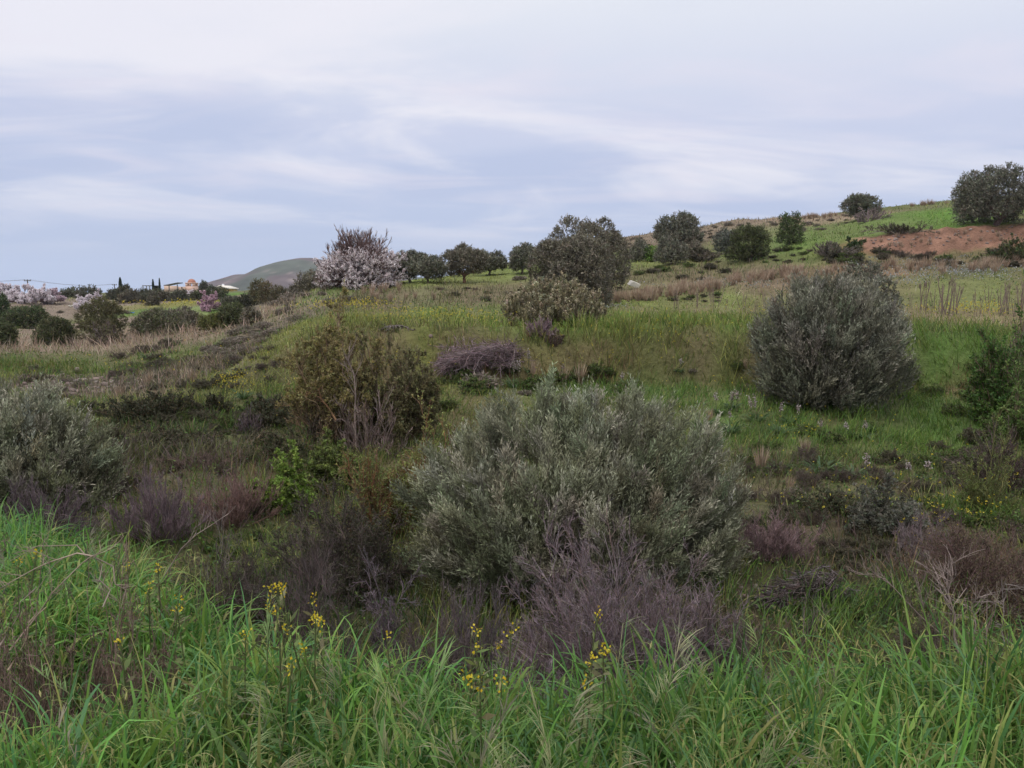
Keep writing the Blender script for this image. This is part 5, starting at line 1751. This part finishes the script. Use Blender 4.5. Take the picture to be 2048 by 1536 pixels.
def stalk(px, base, h, label, group):
    p = at(px, base)
    o = bpy.data.objects.new('dead_stalk', ST[rng.integers(5)])
    C.objects.link(o)
    s = h * p[1] / F
    o.location, o.scale, o.rotation_euler = p, (s, s, s), (0, 0, rng.uniform(0, 6.28))
    tag(o, label, 'dead stalk', group)


for px, b, h in [(1841, 620, 62), (1850, 622, 70), (1868, 618, 50), (1888, 630, 78), (1896, 632, 86), (1904, 630, 82), (1912, 624, 60), (1946, 616, 40), (1975, 622, 54), (1998, 628, 62),
                 (2006, 632, 78), (2014, 628, 64), (2040, 630, 88), (2046, 626, 80), (1930, 628, 34), (1960, 630, 40), (1820, 612, 30), (1988, 612, 30), (1880, 634, 40), (2028, 634, 46), (1953, 634, 30)]:
    stalk(px, b, h, 'dead brown stalk in the stand at the right of the terrace field', 'dead stalks at the right of the terrace field')
for px, b, h in [(1356, 624, 50), (1394, 616, 44), (1428, 620, 56), (1424, 606, 30), (1484, 622, 44), (1452, 620, 26), (1528, 620, 40), (1510, 626, 26)]:
    stalk(px, b, h, 'thin dead stalk on the middle of the terrace field', 'dead stalks in the middle of the terrace field')


# stones of the rubble heap on the left slope
def stone_mesh(seed):
    r = RNG(seed)
    import bmesh
    bm = bmesh.new()
    bmesh.ops.create_icosphere(bm, subdivisions=2, radius=1)
    sq = r.uniform(.55, 1, 3)
    for v in bm.verts:
        q = np.array(v.co)
        q = np.sign(q) * np.abs(q) ** .75
        k = 1 + .28 * float(fbm(np.array([q[0] * 1.4 + seed]), np.array([q[1] * 1.4 + q[2]]), seed, 2)[0])
        v.co = q * k * sq
    g = Geo()
    vs = np.array([v.co[:] for v in bm.verts])
    fs = np.array([[v.index for v in f.verts] for f in bm.faces])
    g.add(vs, fs, pal(r, 1, [(.21, .175, .15), (.17, .14, .12), (.26, .22, .195), (.20, .155, .13)], .1))
    bm.free()
    return g.mesh('stone', M['stone'])


STN = [stone_mesh(i) for i in range(8)]


def stone(px, py, s, label, group=None):
    p = at(px, py)
    o = bpy.data.objects.new('stone', STN[rng.integers(8)])
    C.objects.link(o)
    s = s * p[1] / F
    o.location = p + np.array([0, 0, s * .15])
    o.scale = (s, s * .9, s * rng.uniform(.5, .8))
    o.rotation_euler = (rng.uniform(-.3, .3), rng.uniform(-.3, .3), rng.uniform(0, 6.28))
    tag(o, label, 'stone', group)


for i in range(150):
    px = rng.uniform(30, 300)
    c = np.interp(px, [30, 120, 300], [782, 768, 776])
    stone(px, c + rng.normal() * 14, rng.uniform(3, 8.0) * (1.2 if rng.uniform() < .15 else 1), 'grey brown stone of the rubble heap on the left slope', 'stones of the rubble heap')
for i in range(30):
    stone(rng.uniform(300, 480), rng.uniform(700, 765), rng.uniform(1.5, 3.5), 'pale stone scattered over the dry slope beside the rubble heap', 'stones scattered beside the rubble heap')
for i in range(90):
    px = rng.uniform(1730, 2046)
    stone(px, rng.uniform(np.interp(px, [1730, 2046], [478, 450]), 494), rng.uniform(1.0, 4.2), 'pale stone sticking out of the red earth bank', 'stones in the red earth bank')
for i in range(26):
    px = rng.uniform(1760, 2046)
    tuft(px, rng.uniform(np.interp(px, [1730, 2046], [482, 456]), 500), rng.uniform(6, 13), rng, 'small dry tuft growing on the red earth bank', 'dry tufts on the red earth bank', wide=1.4)
for i in range(14):
    stone(1530 + rng.normal() * 26, 1186 + rng.normal() * 8, rng.uniform(3, 8), 'grey pebble in the stony patch under the driftwood', 'pebbles under the driftwood')
stone(862, 679, 7, 'single pinkish stone in the grass of the mound')
stone(1212, 748, 6, 'pale stone in the grass behind the big olive top')


# thorny cushions on the scrub slope
def cushion_proto(seed):
    r = RNG(seed)
    g = Geo()
    n = 420
    th = np.arccos(r.uniform(.05, 1, n))
    ph = r.uniform(0, 6.283, n)
    d = np.stack([np.sin(th) * np.cos(ph), np.sin(th) * np.sin(ph), np.cos(th) * .75], 1)
    k = 1 + .3 * fbm(d[:, 0] * 2 + seed, d[:, 1] * 2, seed, 2)
    c = pal(r, n, [(.25, .21, .175), (.20, .17, .135), (.30, .25, .21), (.17, .165, .10)], .15)
    ribbons(g, d * r.uniform(.3, .85, (n, 1)) * k[:, None], norm(d + r.normal(size=(n, 3)) * .5), r.uniform(.2, .4, n), np.full(n, .07), np.full(n, .1), 2, c, r)
    leaves(g, d * (k * r.uniform(.6, 1, n))[:, None], r.normal(size=(n, 3)) + d, .2, .1, c * .9, r)
    return g.mesh('cushion_shrub', M['dry'])


CU = [cushion_proto(i) for i in range(4)]


def cushion(px, py, wpx, label, group, Y=None):
    p = atY(px, Y) if Y else at(px, py)
    o = bpy.data.objects.new('cushion_shrub', CU[rng.integers(4)])
    C.objects.link(o)
    s = wpx * .5 * p[1] / F
    o.location, o.scale, o.rotation_euler = p, (s, s, s * rng.uniform(.6, .9)), (0, 0, rng.uniform(0, 6.28))
    tag(o, label, 'cushion shrub', group)


for i in range(90):
    f = rng.uniform()
    px, py = 600 - 160 * f + rng.normal() * 26, 598 + 120 * f + rng.normal() * 20
    cushion(px, py, rng.uniform(16, 42), 'grey brown cushion shrub on the scrub slope at left', 'cushion shrubs on the left scrub slope')
for i in range(80):
    px = rng.uniform(1255, 1700)
    py = np.interp(px, [1255, 1400, 1560, 1700], [486, 462, 448, 440]) + rng.uniform(-8, 18)
    cushion(px, py, rng.uniform(8, 20), 'brown cushion shrub on the ridge slope at upper right', 'cushion shrubs on the upper right ridge')
for i in range(26):
    cushion(rng.uniform(20, 260), rng.uniform(606, 660), rng.uniform(10, 26), 'pale grey cushion shrub on the rubbly bank at far left', 'cushion shrubs on the far left bank')
for px, py, w, lab in [(700, 602, 40, 'dark cushion shrub at the mound top under the almond'), (660, 606, 34, 'grey cushion shrub left of the dark one under the almond'), (735, 604, 34, 'brownish cushion shrub right of the dark one under the almond'), (560, 588, 36, 'dark cushion shrub at the crest of the scrub slope'),
                       (1490, 780, 34, 'brown cushion shrub at the left foot of the rounded olive'), (1470, 985, 50, 'grey cushion shrub touching the right of the big olive'), (1590, 990, 46, 'grey brown cushion shrub above the pinkish dead bush'),
                       (1385, 745, 20, 'small brown cushion shrub in the green bank grass'), (960, 775, 90, 'wide grey brown cushion shrub under the cut branch heap'), (1050, 790, 34, 'reddish brown cushion shrub left of the olive top'), (1700, 995, 40, 'violet grey cushion shrub beside the grey green shrub'),
                       (1040, 560, 34, 'dark cushion shrub on the bank left of the double olive')]:
    cushion(px, py, w, lab, None)

# low scrub plants crowding the gully floor
def scrub_proto(seed, leafy):
    r = RNG(seed)
    g = Geo()
    n = 46
    th = np.arccos(r.uniform(.1, 1, n))
    ph = r.uniform(0, 6.283, n)
    d = np.stack([np.sin(th) * np.cos(ph), np.sin(th) * np.sin(ph), np.cos(th)], 1)
    ln = r.uniform(.5, 1.0, n) * (.75 + .25 * np.sin(th))
    S = polyline(d * .1 * [1, 1, 0], d, ln, 5, .12, r)
    c = [(.165, .125, .105), (.135, .105, .085), (.20, .155, .135), (.12, .105, .07)]
    B, l = branch(S, ln, 8, r, (.2, 1), (.25, .5), .8, .2, 3, .15)
    B2, l2 = branch(B, l, 5, r, (.2, 1), (.35, .6), .8, .2, 2, .15)
    tubes(g, S, .014, .006, pal(r, n, c, .15), 3)
    tubes(g, B, .009, .005, pal(r, len(B), c, .2), 3)
    tubes(g, B2, .007, .004, pal(r, len(B2), c, .2), 3)
    if leafy:
        p, tan = along(B2, r.uniform(.1, 1, (len(B2), 4)))
        p, tan = p.reshape(-1, 3), tan.reshape(-1, 3)
        cc = pal(r, len(B2), leafy, .2).repeat(4, 0)
        leaves(g, p, tan * .6 + perp(tan, r) * .8, .085 * r.uniform(.6, 1.3, len(p)), .04, cc, r)
    return g.mesh('low_scrub', M['leaf'])


SCR = {'dry': [scrub_proto(i, None) for i in range(3)],
       'green': [scrub_proto(10 + i, GREEN + OLIVE) for i in range(3)],
       'dark': [scrub_proto(20 + i, [(.085, .085, .045), (.11, .10, .06), (.13, .115, .075)]) for i in range(3)]}


def scrub(px, py, w, kind, label, group):
    p = at(px, py)
    o = bpy.data.objects.new('low_scrub', SCR[kind][rng.integers(3)])
    C.objects.link(o)
    s = w * .5 * p[1] / F
    o.location, o.scale, o.rotation_euler = p, (s, s, s * rng.uniform(.7, 1.2)), (0, 0, rng.uniform(0, 6.28))
    tag(o, label, 'low scrub', group)


for kind, lab, grp, spots in [
    ('dry', 'low leafless scrub plant on the left gully floor', 'leafless scrub on the left gully floor', [(340, 930, 190, 45, 34), (520, 1010, 110, 60, 20)]),
    ('dark', 'low dark leafy scrub plant on the slope above the left gully', 'dark scrub above the left gully', [(420, 860, 210, 40, 40)]),
    ('green', 'low green weed clump in the left gully', 'green weeds in the left gully', [(480, 850, 130, 30, 16), (500, 1110, 90, 40, 16), (300, 1070, 50, 25, 8)]),
    ('dry', 'low leafless scrub plant on the right gully floor', 'leafless scrub on the right gully floor', [(1640, 1010, 200, 80, 60), (1900, 1080, 130, 80, 34)]),
    ('dark', 'low dark leafy scrub plant on the right gully floor', 'dark scrub on the right gully floor', [(1680, 1080, 170, 60, 34), (1900, 930, 120, 50, 24)]),
    ('green', 'low green weed clump on the right side of the gully', 'green weeds on the right gully side', [(1620, 930, 200, 60, 26), (1940, 960, 100, 70, 20), (1650, 1230, 110, 30, 22), (1850, 780, 160, 60, 26)]),
    ('green', 'low green weed clump on the bank behind the big olive', 'green weeds behind the big olive', [(1100, 770, 260, 20, 26), (920, 790, 60, 30, 12)]),
]:
    for px, py, rx, ry, n in spots:
        for _ in range(int(n * .7)):
            q = px + rng.normal() * rx * .6, py + rng.normal() * ry * .6
            if q[0] < 2070:
                scrub(q[0], q[1], rng.uniform(28, 75), kind, lab, grp)

# rough scrub over the left slope between the straw strip and the gully
def dry_bush(px, py, w, lab, grp, kind):
    p = at(px, py)
    o = bpy.data.objects.new('dry_bush', SCR[kind][rng.integers(3)])
    C.objects.link(o)
    s = w * .5 * p[1] / F
    o.location, o.scale, o.rotation_euler = p, (s, s, s * rng.uniform(.55, .9)), (0, 0, rng.uniform(0, 6.28))
    tag(o, lab, 'dry bush', grp)


for i in range(70):
    f = rng.uniform()
    dry_bush(rng.uniform(230, 560), rng.uniform(690, 780), rng.uniform(22, 50), 'brownish dry bush on the rough slope right of the rubble heap', 'dry bushes right of the rubble heap', ['dry', 'dry', 'dark'][rng.integers(3)])
for i in range(26):
    dry_bush(rng.uniform(20, 330), rng.uniform(740, 800), rng.uniform(20, 44), 'brownish dry bush among the stones of the rubble heap', 'dry bushes in the rubble heap', ['dry', 'dark'][rng.integers(2)])
for i in range(40):
    dry_bush(rng.uniform(860, 1440), rng.uniform(574, 606), rng.uniform(14, 30), 'olive brown bush on the overgrown bank below the hillside trees', 'bushes on the bank below the hillside trees', ['dry', 'dark', 'green'][rng.integers(3)])
for i in range(60):
    px = rng.uniform(1270, 1700)
    dry_bush(px, np.interp(px, [1270, 1700], [535, 510]) + rng.normal() * 16, rng.uniform(12, 34), 'olive brown bush scattered over the middle of the right hillside', 'bushes over the middle of the right hillside', ['dry', 'dark', 'green', 'dark'][rng.integers(4)])
for i in range(46):
    dry_bush(rng.uniform(1690, 2046), rng.uniform(506, 536), rng.uniform(18, 46), 'brown bush below the red earth bank', 'bushes below the red earth bank', ['dry', 'dark', 'green'][rng.integers(3)])

# ------------------------------------------------------------------ small things and far buildings
def box(g, x0, x1, y0, y1, z0, z1, col):
    v = [(x, y, z) for z in (z0, z1) for x, y in ((x0, y0), (x1, y0), (x1, y1), (x0, y1))]
    f = [(0, 3, 2, 1), (4, 5, 6, 7), (0, 1, 5, 4), (1, 2, 6, 5), (2, 3, 7, 6), (3, 0, 4, 7)]
    g.add(v, f, np.array(col))


def crate():
    p = at(1268, 579)
    s = 10 * p[1] / F
    p[2] += s * .45
    g = Geo()
    rngb = RNG(5)
    import bmesh
    bm = bmesh.new()
    bmesh.ops.create_cube(bm, size=1)
    bmesh.ops.bevel(bm, geom=bm.edges[:], offset=.08, segments=2, affect='EDGES')
    me = bpy.data.meshes.new('white_block')
    for v in bm.verts:
        v.co = (v.co.x * s * 2.0 + v.co.z * s * .3, v.co.y * s * 1.4, v.co.z * s * 1.0)
    bm.to_mesh(me)
    bm.free()
    me.materials.append(solid_mat('white_block', (.82, .76, .66), .6, .06, 3))
    o = bpy.data.objects.new('white_block', me)
    o.location = p + np.array([0, 0, s * .5])
    o.rotation_euler = (.25, .32, .4)
    C.objects.link(o)
    tag(o, 'single white block lying in the dry grass of the terrace field edge', 'block')


crate()


def rag(name, label, cat, px, py, w, color, seed):
    r = RNG(seed)
    p = at(px, py)
    s = w * p[1] / F
    g = Geo()
    n = 12
    gx, gy = np.meshgrid(np.linspace(-.5, .5, n), np.linspace(-.4, .4, n))
    z = .22 + .3 * fbm(gx * 3 + seed, gy * 3, seed, 3)
    f = []
    for i in range(n - 1):
        for j in range(n - 1):
            f.append((i * n + j, i * n + j + 1, (i + 1) * n + j + 1, (i + 1) * n + j))
    top = np.stack([gx, gy, z], -1).reshape(-1, 3) * s
    g.add(top, f, np.array(color))
    g.add(top * [1, 1, .8] - [0, 0, s * .04], [q[::-1] for q in f], np.array(color))
    o = g.build(name, M['petal'])
    o.location = p
    tag(o, label, cat)


rag('plastic_bag', 'blue plastic bag lying on the rubbly far left bank', 'plastic bag', 265, 627, 7, (.12, .28, .62), 1)
rag('plastic_scrap', 'white scrap of litter under the right grey green shrub', 'litter', 1752, 1122, 16, (.42, .48, .47), 2)
rag('plastic_scrap', 'small white litter scrap in the stony patch by the driftwood', 'litter', 1541, 1188, 9, (.7, .72, .74), 3)
rag('plastic_scrap', 'pale litter on the ground below the left blossom row', 'litter', 142, 614, 9, (.7, .68, .6), 4)

ROOF = solid_mat('roof_tile', (.40, .17, .11), .8, .15, 2)
WALL = solid_mat('cream_wall', (.62, .45, .34), .85, .06, 1)
WHITE = solid_mat('white_wall', (.78, .72, .62), .8, .05, 1)
DARK = solid_mat('dark_opening', (.03, .03, .03), .9, .1, 2)
METAL = solid_mat('grey_metal', (.20, .20, .21), .6, .1, 2)
OCH = solid_mat('ochre_wall', (.55, .36, .10), .85, .08, 1)


def part(g, name, mat, parent):
    return g.build(name, mat, parent)


def church():
    Y = 260.0
    k = Y / F
    bz = zat(578, Y)
    t = thing('church', 'small cream church with a red domed bell tower on the left horizon', 'church', (ray(384, 578)[0] * Y, Y, bz - 1.0))
    o0 = t.location[2]
    w = lambda a: a * k
    g = Geo()
    box(g, w(-42), w(-9.2), -2, 6, 0, zat(573.5, Y) - o0, (1, 1, 1))
    box(g, w(-46), w(-22), -3.5, -2.003, 0, zat(572, Y) - o0, (1, 1, 1))
    part(g, 'wall', WALL, t)
    g = Geo()
    tz0, tz1 = 0, zat(565.2, Y) - o0
    hw, th = w(9), .35
    # tower with an open belfry: four corner piers, sill band and head band
    box(g, -hw, hw, -hw, hw, 0, zat(572.6, Y) - o0, (1, 1, 1))
    zs, zh = zat(572.6, Y) - o0, zat(567.4, Y) - o0
    for sx in (-1, 1):
        for sy in (-1, 1):
            box(g, *sorted((sx * hw, sx * (hw - .75))), *sorted((sy * hw, sy * (hw - .75))), zs, zh, (1, 1, 1))
    box(g, -.2, .2, -hw, -hw + .4, zs, zh, (1, 1, 1))
    box(g, -hw - .08, hw + .08, -hw - .08, hw + .08, zh, tz1, (1, 1, 1))
    part(g, 'bell_tower', solid_mat('tower_wall', (.68, .46, .36), .85, .06, 1), t)
    g = Geo()
    n, m = 20, 8
    r = hw * .86
    V = []
    for i in range(m + 1):
        e = i / m * math.pi / 2
        for j in range(n):
            a = j / n * 2 * math.pi
            V.append((r * math.cos(e) * math.cos(a), r * math.cos(e) * math.sin(a), tz1 + r * .95 * math.sin(e)))
    f = [(i * n + j, i * n + (j + 1) % n, (i + 1) * n + (j + 1) % n, (i + 1) * n + j) for i in range(m) for j in range(n)]
    g.add(V, f, (1, 1, 1))
    part(g, 'dome', ROOF, t)
    for x in (-26, -15):
        g = Geo()
        box(g, w(x - 1.4), w(x + 1.4), -2.06, -2.0, zat(577, Y) - o0, zat(574.5, Y) - o0, (1, 1, 1))
        part(g, 'window', DARK, t)


church()


def shed():
    Y = 225.0
    k = Y / F
    z0 = zat(582, Y)
    t = thing('shed', 'open sided shed with a flat grey roof among the horizon trees', 'shed', (ray(305, 575)[0] * Y, Y, z0))
    w = lambda a: a * k
    zr = zat(572.2, Y) - z0
    g = Geo()
    box(g, w(-14), w(8), -2, 3, zr, zr + .22, (1, 1, 1))
    part(g, 'roof', METAL, t)
    g = Geo()
    box(g, w(-7), w(7), 2.2, 2.5, 0, zr, (1, 1, 1))
    part(g, 'back_wall', DARK, t)
    for x in (-13, -6, 0, 7):
        g = Geo()
        box(g, w(x) - .1, w(x) + .1, -1.9, -1.7, 0, zr, (1, 1, 1))
        part(g, 'post', METAL, t)
    t = thing('canopy', 'long thin flat canopy roof right of the open sided shed', 'canopy', (ray(330, 575)[0] * Y, Y + 6, z0))
    zr = zat(568, Y) - z0
    g = Geo()
    v = [(w(-15), -2, zr - .45), (w(13), -2, zr + .35), (w(13), 2, zr + .35), (w(-15), 2, zr - .45)]
    v += [(a, b, c + .2) for a, b, c in v]
    g.add(v, [(0, 3, 2, 1), (4, 5, 6, 7), (0, 1, 5, 4), (1, 2, 6, 5), (2, 3, 7, 6), (3, 0, 4, 7)], (1, 1, 1))
    part(g, 'roof', METAL, t)
    for x in (-10, 7):
        g = Geo()
        box(g, w(x) - .1, w(x) + .1, -.1, .1, 0, zr - .1, (1, 1, 1))
        part(g, 'post', METAL, t)


shed()


def house():
    Y = 240.0
    k = Y / F
    z0 = zat(584, Y)
    t = thing('house', 'long house with a pale gabled roof and ochre wall by the distant hill', 'house', (ray(448, 580)[0] * Y, Y, z0))
    w = lambda a: a * k
    ze, zr = zat(576.5, Y) - z0, zat(571, Y) - z0
    g = Geo()
    box(g, w(-15), w(15), -3, 5, 0, ze, (1, 1, 1))
    part(g, 'wall', OCH, t)
    g = Geo()
    xs = (w(-16), w(0), w(17))
    V = []
    for y in (-3.6, 5.6):
        V += [(xs[0], y, ze + .02), (xs[1], y, zr), (xs[2], y, ze + .02), (xs[0], y, ze - .28), (xs[1], y, zr - .3), (xs[2], y, ze - .28)]
    f = [(0, 1, 7, 6), (1, 2, 8, 7), (3, 9, 10, 4), (4, 10, 11, 5), (0, 3, 4, 1), (1, 4, 5, 2), (6, 7, 10, 9), (7, 8, 11, 10), (0, 6, 9, 3), (2, 5, 11, 8)]
    g.add(V, f, (1, 1, 1))
    part(g, 'roof', WHITE, t)
    g = Geo()
    v = [(w(-15) + .3, -3.02, ze - .05), (w(15) - .3, -3.02, ze - .05), (0, -3.02, zr - .4)]
    v2 = [(a, -2.9, c) for a, b, c in v]
    g.add(v + v2, [(0, 1, 2), (3, 5, 4)], (1, 1, 1))
    part(g, 'gable', WHITE, t)
    t = thing('water_tank', 'round white water tank on the slope left of the pale roofed house', 'water tank', (ray(436.5, 570)[0] * Y, Y + 4, zat(574.5, Y)))
    g = Geo()
    P = np.array([[[0, 0, -.6], [0, 0, .15], [0, 0, .55], [0, 0, .85], [0, 0, .95]]])
    tubes(g, P, .42, .36, (1, 1, 1), 14)
    tubes(g, np.array([[[0, 0, .9], [0, 0, 1.06]]]), .36, .02, (1, 1, 1), 14)
    part(g, 'tank', solid_mat('white_tank', (.85, .85, .85), .5, .03, 1), t)
    g = Geo()
    box(g, -.4, .4, -.4, .4, -3, -.55, (1, 1, 1))
    part(g, 'stand', OCH, t)


house()


def pole(px, top, Y, label):
    p = atY(px, Y)
    hh = zat(top, Y) - p[2]
    t = thing('utility_pole', label, 'utility pole', p, 'utility poles on the left horizon')
    g = Geo()
    tubes(g, np.array([[[0, 0, -.5], [0, 0, hh * .5], [0, 0, hh]]]), .16, .11, np.array([.12, .11, .10]), 8)
    g.build('post', M['wood'], t)
    g = Geo()
    box(g, -.75, .75, -.06, .06, hh - .35, hh - .2, (.12, .11, .10))
    for x in (-.65, 0, .65):
        box(g, x - .05, x + .05, -.05, .05, hh - .198, hh + .02, (.12, .11, .10))
    g.build('crossarm', M['wood'], t)
    return np.array([p[0], p[1], p[2] + hh])


P1 = pole(57, 559, 170, 'nearest utility pole standing behind the blossom row')
P2 = pole(230, 568, 235, 'farther utility pole left of the tall cypress')
P0 = P1 + (P1 - P2) * .8


def wires(a, b, label, sag):
    g = Geo()
    for dx in (-.65, 0, .65):
        t = np.linspace(0, 1, 15)[:, None]
        q = a * (1 - t) + b * t + np.array([dx, 0, 0]) - UP * (4 * sag * t * (1 - t))
        tubes(g, q[None], .02, .02, np.array([.22, .22, .24]), 3)
    o = g.build('power_line', M['wood'])
    tag(o, label, 'power line')


wires(P1, P2, 'thin power line hanging between the two horizon poles', .8)
wires(P0, P1, 'thin power line running off the left edge from the nearest pole', .8)


# ------------------------------------------------------------------ the air
def haze():
    g = Geo()
    box(g, -2600, 2600, -60, 2700, -140, 110, (1, 1, 1))
    m = bpy.data.materials.new('haze')
    m.use_nodes = True
    nt = m.node_tree
    nt.nodes.clear()
    out = nt.nodes.new('ShaderNodeOutputMaterial')
    v = nt.nodes.new('ShaderNodeVolumePrincipled')
    v.inputs['Color'].default_value = (.86, .90, 1.0, 1)
    v.inputs['Density'].default_value = .00013
    nt.links.new(v.outputs[0], out.inputs['Volume'])
    o = g.build('haze', m)
    tag(o, 'thin evening haze in the air', 'haze', kind='stuff')


haze()
